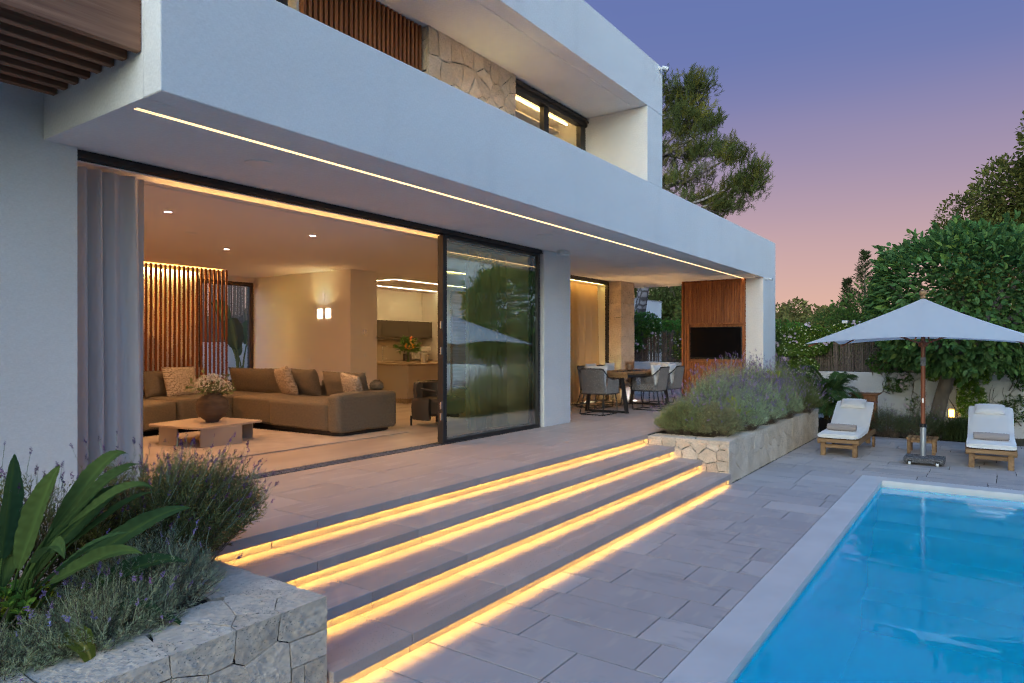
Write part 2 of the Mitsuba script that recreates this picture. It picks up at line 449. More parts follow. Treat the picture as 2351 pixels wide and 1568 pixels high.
# ---- swimming pool
pool = thing('swimming_pool', 'rectangular swimming pool of clear blue water with a pale stone coping', 'swimming pool')
ring = sbox(0.34, -3.66, 10.52, 1.42).difference(sbox(0.6, -3.4, 10.245, 1.145))
b = B()
m = trimesh.creation.extrude_polygon(ring, 0.045, engine='earcut')
b.mesh(m, trans(0, 0, -0.041))
b.out(pool + '__coping', 'pool_coping')
b = B()
x0, x1, y0, y1, zb = 0.6, 10.26, -3.4, 1.16, -1.42
b.box(x0 - 0.1, x1 + 0.1, y0 - 0.1, y1 + 0.1, zb - 0.1, zb)
b.box(x0 - 0.1, x0, y0 - 0.1, y1 + 0.1, zb, -0.10)
b.box(x1, x1 + 0.1, y0 - 0.1, y1 + 0.1, zb, -0.10)
b.box(x0, x1, y0 - 0.1, y0, zb, -0.10)
b.box(x0, x1, y1, y1 + 0.1, zb, -0.10)
b.add([[x0 + 0.001, y0 + 0.001, -1.0], [4.0, y0 + 0.001, -1.0], [7.4, y0 + 0.001, zb - 0.02], [x0 + 0.001, y0 + 0.001, zb - 0.02], [x0 + 0.001, y1 - 0.001, -1.0], [4.0, y1 - 0.001, -1.0], [7.4, y1 - 0.001, zb - 0.02], [x0 + 0.001, y1 - 0.001, zb - 0.02]],
      [[0, 1, 5, 4], [1, 2, 6, 5], [3, 2, 1, 0], [4, 5, 6, 7]])   # raised floor added to make the near water look paler
b.out(pool + '__basin', 'pool_liner')
b = B()
b.box(x0 - 0.1, x0, y0 - 0.1, y1 + 0.1, -0.0995, -0.042)
b.box(x1, x1 + 0.1, y0 - 0.1, y1 + 0.1, -0.0995, -0.042)
b.box(x0, x1, y0 - 0.1, y0, -0.0995, -0.042)
b.box(x0, x1, y1, y1 + 0.1, -0.0995, -0.042)
b.out(pool + '__waterline_band', 'pool_coping')
for k, (xa, za) in enumerate([(9.85, -0.18), (9.42, -0.45), (8.97, -0.74), (8.52, -1.05)]):
    B().box(xa, 10.26, -0.42 if k else -0.40, 1.16, zb, za, 0.012).out(pool + '__tread', 'pool_step')
B().box(9.40, 10.26, -3.4, -0.425, zb, -0.50, 0.012).out(pool + '__bench', 'pool_liner')
gx, gy = np.meshgrid(np.linspace(0.6, 10.26, 420), np.linspace(-3.4, 1.16, 200), indexing='ij')
pts = np.stack([gx, gy, gx * 0], -1)
amp = 0.40 + 0.60 * np.clip((gx - 7.0) / 3.0, 0, 1)
hgt = 0.0060 * amp * (meshkit.fbm(np.stack([gx * 3.2 + gy * 0.7, gy * 1.5, gx * 0], -1), 2, 3) - 0.5) + 0.0020 * amp * (meshkit.noise(np.stack([gx * 9.5, gy * 3.5, gx * 0], -1), 8) - 0.5)
pts[..., 2] = -0.075 + hgt
scene['water_medium'] = {'type': 'homogeneous', 'sigma_t': {'type': 'rgb', 'value': [0.75, 0.034, 0.012]}, 'albedo': {'type': 'rgb', 'value': [0.02, 0.12, 0.16]}}
scene['water'] = {'type': 'dielectric', 'int_ior': 1.33, 'ext_ior': 1.0}
wk = B().grid(pts).out(pool + '__water', 'water', True, interior={'type': 'ref', 'id': 'water_medium'})

# ---- steps with light strips under the nosings
st = thing('terrace_steps', 'wide flight of pale stone steps lit by warm light strips under every nosing', 'steps')
r12 = np.random.default_rng(5)
sheet(Polygon([(SX0 + 0.003, 2.80), (SX1 - 0.003, 2.80), (SX1 - 0.003, 3.90), (SX0 + 0.003, 3.90)]), -0.02, 0.07).out(st + '__core', 'mortar')
b = B()
for k in range(1, 3):
    b.box(SX0 + 0.003, SX1 - 0.003, EDGE[k] + 0.075, 4.0, STEP * (3 - k) + 0.072 - 0.145 * 0, STEP * (4 - k) - 0.071)
b.out(st + '__core', 'mortar')
for k in range(4):
    zt = STEP * (4 - k)
    yb = EDGE[k] + 0.52 if k == 0 else EDGE[k - 1] + 0.09
    x = SX0 - r12.uniform(0.1, 0.7) if k else 2.18
    while x < SX1:
        xa, xb = max(x, SX0 + 0.002), min(x + 0.93, SX1 - 0.002)
        if xb - xa > 0.03:
            slab(st + '__tread', xa, xb, EDGE[k], yb, zt - 0.068, zt, 'travertine', r12, 0.004, 0.004)
        x += 0.93
    x = SX0 - r12.uniform(0.1, 0.9)
    while x < SX1:                                        # riser, set back under the nosing
        xa, xb = max(x, SX0 + 0.002), min(x + 1.15, SX1 - 0.002)
        if xb - xa > 0.03:
            slab(st + '__riser', xa, xb, EDGE[k] + 0.07, EDGE[k] + 0.09, zt - STEP - 0.004, zt - 0.069, 'travertine', r12, 0.003, 0.001)
        x += 1.15
    B().box(SX0 + 0.01, SX1 - 0.01, EDGE[k] + 0.042, EDGE[k] + 0.052, zt - 0.0705, zt - 0.0665).out(st + '__light_strip', 'lamp_body', emitter=glow(WARM, 50.0))
    B().box(SX0 + 0.01, SX1 - 0.01, EDGE[k] + 0.030, EDGE[k] + 0.034, zt - 0.0785, zt - 0.0665).out(st + '__light_lip', 'slot_metal')  # out of view under the nosing, trims the glow on the tread


# ---- terrace
tk = structure('terrace')
b = sheet(sbox(SX0, 4.02, 16.2, 7.4).union(sbox(-4, 3.99, SX0, 7.4)).union(sbox(SX1 + 0.01, 3.86, 16.2, 4.02)), 0.0, ZT - 0.012)
b.out(tk + '__bed', 'mortar')
r13 = np.random.default_rng(21)
x = 8.80 - 17 * 0.60
k = 0
while x < 16.0:
    w = 0.60
    lo = EDGE[0] + 0.52 if SX0 - 0.3 < x < SX1 - 0.3 else (3.99 if x < 4 else 3.865)
    hi = 5.50 if x < 9.3 else 7.3
    y = lo - (0.0 if k % 2 else 0.45)
    while y < hi:
        ya, yb = max(y, lo), min(y + 0.90, hi)
        if yb - ya > 0.05:
            slab(tk + '__slab', x, x + w, ya, yb, ZT - 0.03, ZT, 'travertine', r13, 0.004)
        y += 0.90
    x += w
    k += 1


# ---- rubble stone cladding: every stone a piece of its own
def cells(poly, size, r, relax=2):
    x0, y0, x1, y1 = poly.bounds
    n = max(3, int(round(poly.area / (size * size))))
    p = []
    while len(p) < n:
        q = (r.uniform(x0, x1), r.uniform(y0, y1))
        if poly.contains(Point(q)):
            p.append(q)
    p = np.array(p)
    for k in range(relax + 1):
        vor = shapely.voronoi_polygons(shapely.MultiPoint(p), extend_to=poly.envelope.buffer(1))
        out = [g.intersection(poly) for g in vor.geoms]
        out = [g for g in out if g.area > 1e-4 and g.geom_type == 'Polygon']
        if k < relax:
            p = np.array([(g.centroid.x, g.centroid.y) for g in out])
    return out


def stone_mesh(g, at, thick, gap, ch, r, rough):
    """at(u, v, h) -> xyz; h = 0 is the face."""
    p = np.array(g.simplify(0.004).exterior.coords)[:-1]
    if Polygon(p).exterior.is_ccw is False:
        p = p[::-1]
    q = []
    for a, c in zip(p, np.roll(p, -1, 0)):                 # a point inside each longer edge, pushed a little, so edges are not ruler-straight
        q.append(a)
        L = np.linalg.norm(c - a)
        if L > 0.09:
            nrm = np.array([c[1] - a[1], a[0] - c[0]]) / L
            q.append((a + c) / 2 - nrm * r.uniform(0, 0.006) * (rough > 0))
    p = np.array(q)
    c = p.mean(0)
    d = p - c
    L = np.linalg.norm(d, axis=1, keepdims=True)
    ins = lambda k: c + d * np.maximum(0.2, 1 - k / L)
    n = len(p)
    tilt = r.normal(0, 0.010 * rough, 2)
    lift = r.uniform(-0.5, 1.0) * 0.006 * rough
    hh = lambda ring, base, s: base + lift + (ring - c) @ tilt + r.normal(0, s, len(ring))
    r0, r1, r2, r3 = ins(gap / 2), ins(gap / 2), ins(gap / 2 + ch), c + d * 0.5
    rings = [np.c_[r0, np.full(n, -thick)], np.c_[r1, hh(r1, -ch, 0.001 * rough)], np.c_[r2, hh(r2, 0, 0.0015 * rough)], np.c_[r3, hh(r3, 0.001 * rough, 0.002 * rough)]]
    v = np.vstack(rings + [[[c[0], c[1], lift + 0.001 * rough]]])
    f = []
    for k in range(3):
        for i in range(n):
            j = (i + 1) % n
            f += [[k * n + i, k * n + j, (k + 1) * n + j], [k * n + i, (k + 1) * n + j, (k + 1) * n + i]]
    f += [[3 * n + i, 3 * n + (i + 1) % n, 4 * n] for i in range(n)]
    return at(v[:, 0], v[:, 1], v[:, 2]), np.array(f)


def block(key, pts, r, gap=0.005, rough=0.0035, edge=0.016):
    """One rough quarried stone: the hull of its corner points, broken up by noise."""
    m = trimesh.convex.convex_hull(np.asarray(pts, float))
    c = m.bounding_box.centroid
    ext = np.maximum(m.extents, 0.02)
    v, f = trimesh.remesh.subdivide_to_size(c + (m.vertices - c) * (1 - gap / ext), m.faces, edge)
    m = trimesh.Trimesh(v, f, process=True)
    m.merge_vertices(digits_vertex=5)
    p, n = np.array(m.vertices), np.array(m.vertex_normals)
    o = r.uniform(0, 50, 3)
    d = (meshkit.fbm(p * 14 + o, 3) - 0.55) * 2.2 * rough + (meshkit.fbm(p * 55 + o, 3) - 0.5) * 1.5 * rough
    chip = np.clip(meshkit.noise(p * 9 + o, 4) - 0.72, 0, 1) * 0.03
    m = trimesh.graph.smooth_shade(trimesh.Trimesh(p + n * (d - chip)[:, None], m.faces, process=False), angle=math.radians(42), facet_minarea=None)
    B().add(m.vertices, m.faces, r.random(), r.random()).out(key, 'stone', True)


def rubble(key, poly, at, size, seed, thick=0.05, gap=0.005, ch=0.003, rough=1.0, mat='stone', flip=False, relax=1, seeds=None):
    r = np.random.default_rng(seed)
    found = cells(poly, size, r, relax)
    if seeds is not None:
        found = [g.intersection(poly) for g in shapely.voronoi_polygons(shapely.MultiPoint(seeds), extend_to=poly.envelope.buffer(1)).geoms]
    for g in found:
        v, f = stone_mesh(g, at, thick, gap, ch, r, rough)
        if flip:
            f = f[:, ::-1]
        B().add(v, f, r.random(), r.random()).out(key, mat, False)


def face_front(y):                # a face that looks towards -Y
    return lambda u, v, h: np.stack([u, y - h, v], -1)


def face_left(x):                 # towards -X
    return lambda u, v, h: np.stack([x - h, u, v], -1)


def face_right(x):                # towards +X
    return lambda u, v, h: np.stack([x + h, u, v], -1)


def face_top(z):
    return lambda u, v, h: np.stack([u, v, z + h], -1)


pl = thing('stone_planter', 'low planter of pale rubble stone in the foreground left of the steps', 'planter')
PX, PY, PZ = 2.265, 2.735, 0.535
b = B()
b.box(-1.6, PX - 0.02, PY + 0.02, 3.15, -0.02, PZ - 0.02)
b.box(1.88, PX - 0.02, 3.15, 3.985, -0.02, PZ - 0.02)
b.out(pl + '__core', 'mortar')
rubble(pl + '__stone', sbox(-1.6, 0.0, 1.05, PZ), face_front(PY), 0.30, 31, rough=0.7)
rubble(pl + '__stone', sbox(2.92, 0.0, 3.985, PZ - 0.1), face_right(PX), 0.25, 33, rough=0.5)
rubble(pl + '__stone', sbox(-1.6, PY - 0.006, 1.05, 3.15), face_top(PZ + 0.004), 0.30, 38, rough=0.7)
r16 = np.random.default_rng(16)
TOPS = {  # stones of the coping as they lie, corner first
    1: [(2.265, 2.735), (1.99, 2.735), (2.0, 2.80), (2.10, 2.92), (2.265, 2.915)],
    2: [(1.99, 2.735), (1.755, 2.735), (1.77, 2.80), (1.85, 2.885), (1.92, 2.86), (2.0, 2.80)],
    6: [(1.755, 2.735), (1.455, 2.735), (1.45, 2.85), (1.52, 3.02), (1.63, 3.04), (1.726, 2.90), (1.77, 2.80)],
    11: [(1.455, 2.735), (1.05, 2.735), (1.05, 3.15), (1.50, 3.02), (1.45, 2.85)],
    3: [(1.85, 2.885), (1.93, 3.12), (2.0, 3.2), (2.055, 3.0), (2.10, 2.92), (2.0, 2.80), (1.92, 2.86)],
    4: [(2.0, 3.20), (2.12, 3.10), (2.23, 2.915), (2.10, 2.92), (2.055, 3.0)],
    5: [(1.85, 2.885), (1.77, 2.80), (1.726, 2.90), (1.73, 2.985), (1.77, 3.07), (1.93, 3.12)],
    7: [(1.77, 3.07), (1.73, 2.985), (1.726, 2.90), (1.63, 3.04), (1.67, 3.15), (1.88, 3.17), (1.93, 3.12)],
    12: [(1.67, 3.15), (1.63, 3.04), (1.52, 3.02), (1.50, 3.02), (1.05, 3.15)],
    8: [(2.265, 2.915), (2.23, 2.915), (2.12, 3.10), (2.20, 3.20), (2.265, 3.19)],
    9: [(2.265, 3.19), (2.20, 3.20), (2.12, 3.10), (2.0, 3.20), (1.90, 3.18), (1.90, 3.37), (2.05, 3.38), (2.265, 3.44)],
    10: [(2.265, 3.44), (2.05, 3.38), (1.90, 3.37), (1.90, 3.68), (2.265, 3.70)],
    13: [(2.265, 3.70), (1.90, 3.68), (1.90, 3.985), (2.265, 3.985)]}
FRONTS = {1: [(2.265, 0.535), (1.99, 0.535), (1.97, 0.41), (2.04, 0.375), (2.265, 0.37)], 2: [(1.99, 0.535), (1.755, 0.535), (1.748, 0.386), (1.80, 0.357), (1.97, 0.41)],
          6: [(1.755, 0.535), (1.455, 0.535), (1.465, 0.436), (1.625, 0.386), (1.748, 0.386)], 11: [(1.455, 0.535), (1.05, 0.535), (1.05, 0.45), (1.465, 0.436)],
          21: [(1.97, 0.41), (1.80, 0.357), (1.844, 0.263), (1.871, 0.20), (1.90, 0.0), (2.048, 0.0), (2.046, 0.243), (2.04, 0.375)], 22: [(2.04, 0.375), (2.265, 0.37), (2.265, 0.237), (2.128, 0.24), (2.05, 0.245)],
          23: [(2.265, 0.237), (2.128, 0.24), (2.12, 0.0), (2.265, 0.0)], 24: [(2.128, 0.24), (2.05, 0.245), (2.048, 0.0), (2.12, 0.0)],
          25: [(1.625, 0.386), (1.748, 0.386), (1.80, 0.357), (1.844, 0.263), (1.871, 0.20), (1.90, 0.0), (1.60, 0.0)], 26: [(1.465, 0.436), (1.625, 0.386), (1.60, 0.15), (1.42, 0.15)],
          27: [(1.42, 0.15), (1.60, 0.15), (1.60, 0.0), (1.42, 0.0)], 28: [(1.05, 0.45), (1.465, 0.436), (1.42, 0.15), (1.05, 0.20)], 29: [(1.05, 0.20), (1.42, 0.15), (1.42, 0.0), (1.05, 0.0)]}
for q in sorted(set(TOPS) | set(FRONTS)):
    pts = []
    if q in TOPS:
        pts += [(x, y, PZ) for x, y in TOPS[q]] + ([] if q in FRONTS else [(x, y, PZ - 0.11) for x, y in TOPS[q]])
    if q in FRONTS:
        pts += [(x, PY, z) for x, z in FRONTS[q]] + ([] if q in TOPS else [(x, PY + 0.15, z) for x, z in FRONTS[q]])
    block(pl + '__stone', pts, r16)
gx, gy = np.meshgrid(np.linspace(-1.6, 1.9, 60), np.linspace(3.13, 4.0, 24), indexing='ij')
B().grid(np.stack([gx, gy, 0.46 + 0.05 * meshkit.fbm(np.stack([gx * 4, gy * 4, gx * 0], -1))], -1)).out(pl + '__soil', 'soil', True)

pr = thing('stone_planter', 'long planter of pale rubble stone right of the steps, overgrown with lavender', 'planter')
RX0, RX1, RY0, RZ = 8.80, 14.5, 2.74, 0.555
b = B()
b.box(RX0 + 0.02, RX1, RY0 + 0.02, 3.05, -0.02, RZ - 0.02)
b.box(RX0 + 0.02, RX0 + 0.3, 3.05, 3.853, -0.02, RZ - 0.02)
b.box(RX1 - 0.3, RX1 - 0.02, 3.05, 3.853, -0.02, RZ - 0.02)
b.out(pr + '__core', 'mortar')
rubble(pr + '__stone', sbox(RX0, 0.0, RX1, RZ), face_front(RY0), 0.22, 41, rough=0.7)
rubble(pr + '__stone', sbox(RY0 + 0.012, 0.0, 4.03, RZ), face_left(RX0), 0.25, 46, rough=0.6, gap=0.006,
       seeds=[(3.765, 0.482), (3.558, 0.484), (3.364, 0.5), (3.145, 0.497), (2.94, 0.514), (2.80, 0.511), (3.29, 0.358), (3.01, 0.348), (2.80, 0.37), (3.468, 0.348), (3.11, 0.164), (2.968, 0.17), (2.81, 0.222), (2.81, 0.1), (3.95, 0.48), (3.3, 0.15), (3.5, 0.15), (3.7, 0.25), (3.9, 0.25), (3.8, 0.08)])
rubble(pr + '__stone', shapely.union_all([sbox(RX0 - 0.006, RY0 - 0.006, RX1, 3.05), sbox(RX0 - 0.006, 3.05, RX0 + 0.3, 4.03)]), face_top(RZ + 0.002), 0.36, 44, rough=0.6)
gx, gy = np.meshgrid(np.linspace(9.05, 14.3, 60), np.linspace(3.03, 3.86, 24), indexing='ij')
B().grid(np.stack([gx, gy, 0.47 + 0.06 * meshkit.fbm(np.stack([gx * 4, gy * 4, gx * 0], -1))], -1)).out(pr + '__soil', 'soil', True)
# ------------------------------------------------------------------ the villa
V = thing('villa', 'modern white two-storey villa with overhanging roof slabs and lit open living room', 'house')
ZS = 3.26            # soffit level
ZC = 3.20            # ceilings inside


def vp(name, mat, *a, **k):
    return boxpart(f'{V}__{name}', mat, *a, **k)


vp('wall', 'plaster', -6.0, 2.22, 5.46, 5.76, 0.3, 5.86)
vp('parapet', 'plaster', 2.0, 15.73, 3.86, 4.06, ZS, 4.10, 0.006)
vp('parapet', 'plaster', 2.002, 2.20, 4.061, 5.459, ZS + 0.001, 4.098)
b = B()
b.box(2.201, 15.728, 4.061, 4.262, ZS + 0.002, 3.62)
b.box(2.201, 9.40, 4.284, 5.505, ZS + 0.002, 3.62)
b.box(9.40, 15.728, 4.284, 7.20, ZS + 0.002, 3.62)
b.box(2.201, 15.728, 4.262, 4.284, ZS + 0.034, 3.60)
b.out(V + '__soffit', 'plaster')
vp('roof', 'plaster', 0.3, 13.9, 5.506, 12.7, 3.262, 3.618)
vp('column', 'plaster', 8.625, 9.42, 5.47, 7.0, ZT - 0.02, ZS, 0.006)
vp('wall', 'plaster', 14.735, 15.73, 3.862, 5.62, -0.02, ZS, 0.006)
vp('wall', 'paint_inside', 0.3, 0.5, 5.76, 12.3, 0.4, ZS)
b = B()
b.box(0.5, 7.10, 12.3, 12.5, 0.4, ZS)
b.box(7.10, 8.30, 12.3, 12.5, 3.10, ZS)
b.out(V + '__wall', 'paint_inside')
vp('wall', 'paint_inside', 8.30, 8.95, 9.40, 12.5, 0.4, ZS, 0.004)
vp('wall', 'paint_inside', 8.95, 13.06, 12.05, 12.5, 0.4, ZS)
vp('wall', 'paint_inside', 13.06, 13.9, 10.6, 12.5, 0.4, ZS)
vp('wall', 'paint_inside', 13.68, 13.9, 7.02, 10.6, 0.4, ZS)
b = B()
b.box(0.5, 9.42, 5.50, 7.0, 0.40, ZT - 0.002)
b.box(0.5, 13.68, 7.0, 12.3, 0.40, ZT - 0.002)
b.out(V + '__floor', 'floor_inside')
# ceiling: leaves the light cove open behind the door head, and a thin dark air slot
CV0, CV1 = 5.615, 5.83
b = B()
b.box(0.5, 8.62, CV1, 5.935, ZC, ZS)
b.box(0.5, 8.62, 5.958, 7.02, ZC, ZS)
b.box(0.5, 13.68, 7.02, 12.3, ZC + 0.001, ZS)
b.out(V + '__ceiling', 'paint_inside')
vp('air_slot', 'black_metal', 0.5, 8.6, 5.936, 5.957, ZC + 0.03, ZC + 0.05)
B().box(2.95, 8.55, CV0 + 0.01, CV0 + 0.04, ZC + 0.018, ZC + 0.03).out(V + '__cove_light', 'lamp_body', emitter=glow((1.0, 0.52, 0.15), 17.0))
# door head tracks
vp('door_head', 'black_metal', 2.22, 8.62, 5.506, CV0 - 0.03, ZC + 0.012, ZS - 0.001)
for k in range(3):
    vp('door_track', 'black_metal', 2.22, 8.62, 5.478 + 0.040 * k, 5.494 + 0.040 * k, ZC - 0.004, ZC + 0.012)
vp('door_head', 'paint_inside', 0.5, 8.62, CV0 - 0.029, CV0 - 0.001, ZC - 0.006, ZS - 0.001)
vp('threshold', 'black_metal', 2.22, 8.62, 5.505, 5.70, ZT - 0.03, ZT + 0.002)
for k in range(3):
    vp('floor_track', 'steel', 2.22, 8.62, 5.535 + 0.06 * k, 5.541 + 0.06 * k, ZT, ZT + 0.008)
# three glass leaves slid behind one another
for k in range(3):
    d = f'{V}__sliding_door' + (f'_{k:03d}' if k else '')
    y = 5.515 + 0.060 * k
    xa, xb = 6.36 + 0.045 * k, 8.58
    b = B()
    b.box(xa, xa + 0.075, y, y + 0.05, ZT + 0.01, ZC - 0.006, 0.003)
    b.box(xb - 0.06, xb, y, y + 0.05, ZT + 0.01, ZC - 0.006, 0.003)
    b.box(xa + 0.075, xb - 0.06, y, y + 0.05, ZT + 0.01, ZT + 0.05)
    b.box(xa + 0.075, xb - 0.06, y, y + 0.05, ZC - 0.045, ZC - 0.006)
    b.out(d + '__frame', 'black_metal')
    g = np.array([[xa + 0.07, y + 0.025, ZT + 0.045], [xb - 0.055, y + 0.025, ZT + 0.045], [xb - 0.055, y + 0.025, ZC - 0.04], [xa + 0.07, y + 0.025, ZC - 0.04]])
    B().add(g, [[0, 1, 2, 3]]).out(d + '__pane', 'pane_coated')
for z in (1.02, 1.70, 2.02, 0.88):
    vp('door_latch', 'steel', 6.34, 6.358, 5.535, 5.55, z, z + 0.09)
# ceiling line light of the overhang, speakers, sensor
B().box(2.21, 14.70, 4.266, 4.280, ZS + 0.029, ZS + 0.033).out(V + '__line_light', 'lamp_body', emitter=glow((1.0, 0.57, 0.22), 80.0))
b = B()
b.box(2.205, 14.72, 4.2625, 4.2645, ZS + 0.0015, ZS + 0.0335)
b.box(2.205, 14.72, 4.2815, 4.2835, ZS + 0.0015, ZS + 0.0335)
b.out(V + '__line_light_channel', 'slot_metal')
for ya, yb in ((4.2565, 4.262), (4.284, 4.2895)):
    B().box(2.06, 14.70, ya, yb, ZS - 0.0025, ZS + 0.001).out(V + '__line_light_diffuser', 'lamp_body', emitter=glow((1.0, 0.63, 0.27), 2.6))
for (x, y) in ((3.25, 4.75), (7.51, 4.75)):
    B().lathe([(0.0, -0.008), (0.105, -0.008), (0.113, -0.004), (0.115, 0.004)], (x, y, ZS)).out(V + '__ceiling_speaker', 'white_plastic', True)
# living room: slatted screen, window, wall lights
for k in range(34):
    x = 4.40 + 0.0798 * k
    B().box(x, x + 0.034, 11.28, 11.31, ZT, ZC - 0.025, 0.003, tone=rng.random(), two=rng.random()).out(V + '__slat', 'wood_screen')
B().box(2.0, 7.06, 11.42, 11.45, ZC - 0.02, ZC - 0.008).out(V + '__screen_light', 'lamp_body', emitter=glow((1.0, 0.42, 0.10), 9.0))
B().box(2.0, 7.05, 12.24, 12.27, ZC - 0.03, ZC - 0.01).out(V + '__screen_light', 'lamp_body', emitter=glow((1.0, 0.36, 0.07), 190.0))
for k in range(11):                                        # the stairs behind the screen
    xe = 6.80 - 0.262 * k
    B().box(xe - 0.262, xe, 11.55, 11.68, ZT, 1.42 + 0.17 * k if k < 10 else ZC, 0.003).out(V + '__stair_wall', 'cabinet_dark' if False else 'paint_inside')
    B().box(xe - 0.30, xe, 11.69, 12.29, max(ZT, 0.60 + 0.17 * k), 0.78 + 0.17 * k, 0.003).out(V + '__stair', 'paint_inside')
b = B()
wx0, wx1, wy, wz0, wz1 = 7.12, 8.295, 12.33, ZT + 0.0, 3.10
b.box(wx0, wx0 + 0.07, wy, wy + 0.07, wz0, wz1)
b.box(wx1 - 0.09, wx1, wy, wy + 0.07, wz0, wz1)
b.box(wx0 + 0.07, wx1 - 0.09, wy, wy + 0.07, wz1 - 0.08, wz1)
b.box(wx0 + 0.07, wx1 - 0.09, wy, wy + 0.07, wz0, wz0 + 0.55)
b.out(V + '__window__frame', 'black_metal')
B().add([[wx0, wy + 0.035, wz0], [wx1, wy + 0.035, wz0], [wx1, wy + 0.035, wz1], [wx0, wy + 0.035, wz1]], [[0, 1, 2, 3]]).out(V + '__window__pane', 'pane')
for y in (10.235, 10.005):                                 # square wall lights
    b = B()
    b.box(8.285, 8.2995, y - 0.062, y + 0.062, 2.325, 2.50)
    k = b.out(V + '__wall_light', 'white_plastic', emitter=glow((1.0, 0.78, 0.50), 5.0))
scene['unseen_wall_uplight'] = {'type': 'spot', 'to_world': T().look_at(origin=[8.17, 10.12, 2.53], target=[8.12, 10.12, 3.2], up=[0, 1, 0]), 'intensity': {'type': 'rgb', 'value': [2.2, 1.3, 0.55]}, 'cutoff_angle': 80.0, 'beam_width': 8.0}  # unseen spot off the wall, lights the ceiling above the wall lights
for (x, y) in ((3.68, 6.95), (5.52, 6.95), (5.57, 8.92), (3.70, 8.92)):
    B().lathe([(0.0, 0.004), (0.034, 0.004), (0.036, -0.002)], (x, y, ZC - 0.006), 20).out(V + '__downlight', 'lamp_body', True, emitter=glow((1.0, 0.58, 0.30), 1300.0))
    B().lathe([(0.037, 0.004), (0.037, -0.003), (0.047, -0.003), (0.05, 0.003)], (x, y, ZC - 0.003), 20).out(V + '__downlight_ring', 'white_plastic', True)
B().lathe([(0.0, -0.006), (0.06, -0.006), (0.075, -0.003), (0.078, 0.0)], (4.55, 8.05, ZC), 24).out(V + '__smoke_detector', 'white_plastic', True)
vp('switch_plate', 'white_plastic', 8.615, 8.695, 9.388, 9.399, 1.60, 1.68, 0.002)
vp('thermostat', 'steel', 8.60, 8.69, 9.386, 9.399, 2.02, 2.11, 0.002)
vp('socket_plate', 'white_plastic', 8.288, 8.299, 10.50, 10.58, 1.49, 1.57, 0.002)
vp('vent_plate', 'white_plastic', 8.288, 8.299, 10.10, 10.16, 2.66, 2.84, 0.002)
# kitchen ceiling line lights
for (a, bb, c, d) in ((10.12, 13.4, 10.10, 10.125), (10.12, 13.0, 11.49, 11.515), (10.12, 10.145, 10.125, 11.49)):
    B().box(a, bb, c, d, ZC - 0.006, ZC).out(V + '__kitchen_light', 'lamp_body', emitter=glow((1.0, 0.70, 0.34), 48.0))
# dining side: tall window with head light and sheer
b = B()
wx0, wx1, wy = 9.43, 13.68, 6.95
b.box(wx0, wx0 + 0.06, wy, wy + 0.06, ZT, ZS - 0.001)
b.box(wx1 - 0.07, wx1, wy, wy + 0.06, ZT, ZS - 0.001)
b.box(wx0 + 0.06, wx1 - 0.07, wy, wy + 0.06, ZC - 0.02, ZS - 0.001)
b.box(wx0 + 0.06, wx1 - 0.07, wy, wy + 0.06, ZT - 0.01, ZT + 0.04)
b.out(V + '__dining_window__frame', 'black_metal')
B().add([[wx0, wy + 0.03, ZT], [wx1, wy + 0.03, ZT], [wx1, wy + 0.03, ZC], [wx0, wy + 0.03, ZC]], [[0, 1, 2, 3]]).out(V + '__dining_window__pane', 'pane')
B().box(9.5, 13.6, 7.06, 7.08, ZC - 0.012, ZC).out(V + '__dining_light', 'lamp_body', emitter=glow((1.0, 0.55, 0.16), 40.0))
B().box(9.6, 13.5, 8.2, 8.24, ZC - 0.012, ZC).out(V + '__dining_light', 'lamp_body', emitter=glow((1.0, 0.55, 0.16), 40.0))
# wall end of dressed stone beside the window
pil = V + '__stone_pier'
vp('stone_pier', 'mortar', 13.73, 14.37, 6.69, 7.16, ZT - 0.02, ZS)
z, k = ZT, 0
r21 = np.random.default_rng(3)
while z < ZS - 0.05:
    h = min(r21.uniform(0.30, 0.46), ZS - z)
    if ZS - z - h < 0.15:
        h = ZS - z
    cut = r21.uniform(13.95, 14.18) if r21.random() < 0.4 else None
    for xa, xb in ([(13.70, 14.40)] if cut is None else [(13.70, cut), (cut, 14.40)]):
        block(pil + '__block', [(x, y, q) for x in (xa, xb) for y in (6.66, 7.19) for q in (z, z + h)], r21, gap=0.003, rough=0.007, edge=0.03)
    z += h
for (x, y) in ((14.05, 6.50), (13.2, 6.72)):
    B().lathe([(0.05, -0.01), (0.045, 0.004), (0.0, 0.004)], (x, y, ZT + 0.002), 20).out(V + '__floor_light', 'lamp_body', True, emitter=glow((1.0, 0.58, 0.22), 900.0))
# the ribbed wood wall with the niche
for k in range(24):
    y0 = 4.235 + 0.0565 * k
    nz = [(ZT, 1.445), (2.30, ZS - 0.01)] if 0.05 < (y0 - 4.235) and y0 < 5.46 else [(ZT, ZS - 0.01)]
    for za, zb in nz:
        B().box(14.695, 14.734, y0, y0 + 0.040, za, zb, 0.004, tone=r21.random(), two=r21.random()).out(V + '__wood_rib', 'wood_upright')
vp('wood_backing', 'wood_upright', 14.722, 14.7345, 4.225, 5.60, ZT, ZS - 0.005)
b = B()
b.box(14.655, 14.72, 4.26, 5.475, 2.285, 2.312)
b.box(14.655, 14.72, 4.26, 5.475, 1.445, 1.470)
b.box(14.66, 14.72, 5.462, 5.487, 1.470, 2.285)
b.out(V + '__niche_frame', 'wood_upright')
vp('wood_edge', 'wood_upright', 14.66, 14.7345, 5.592, 5.63, ZT, ZS - 0.004)
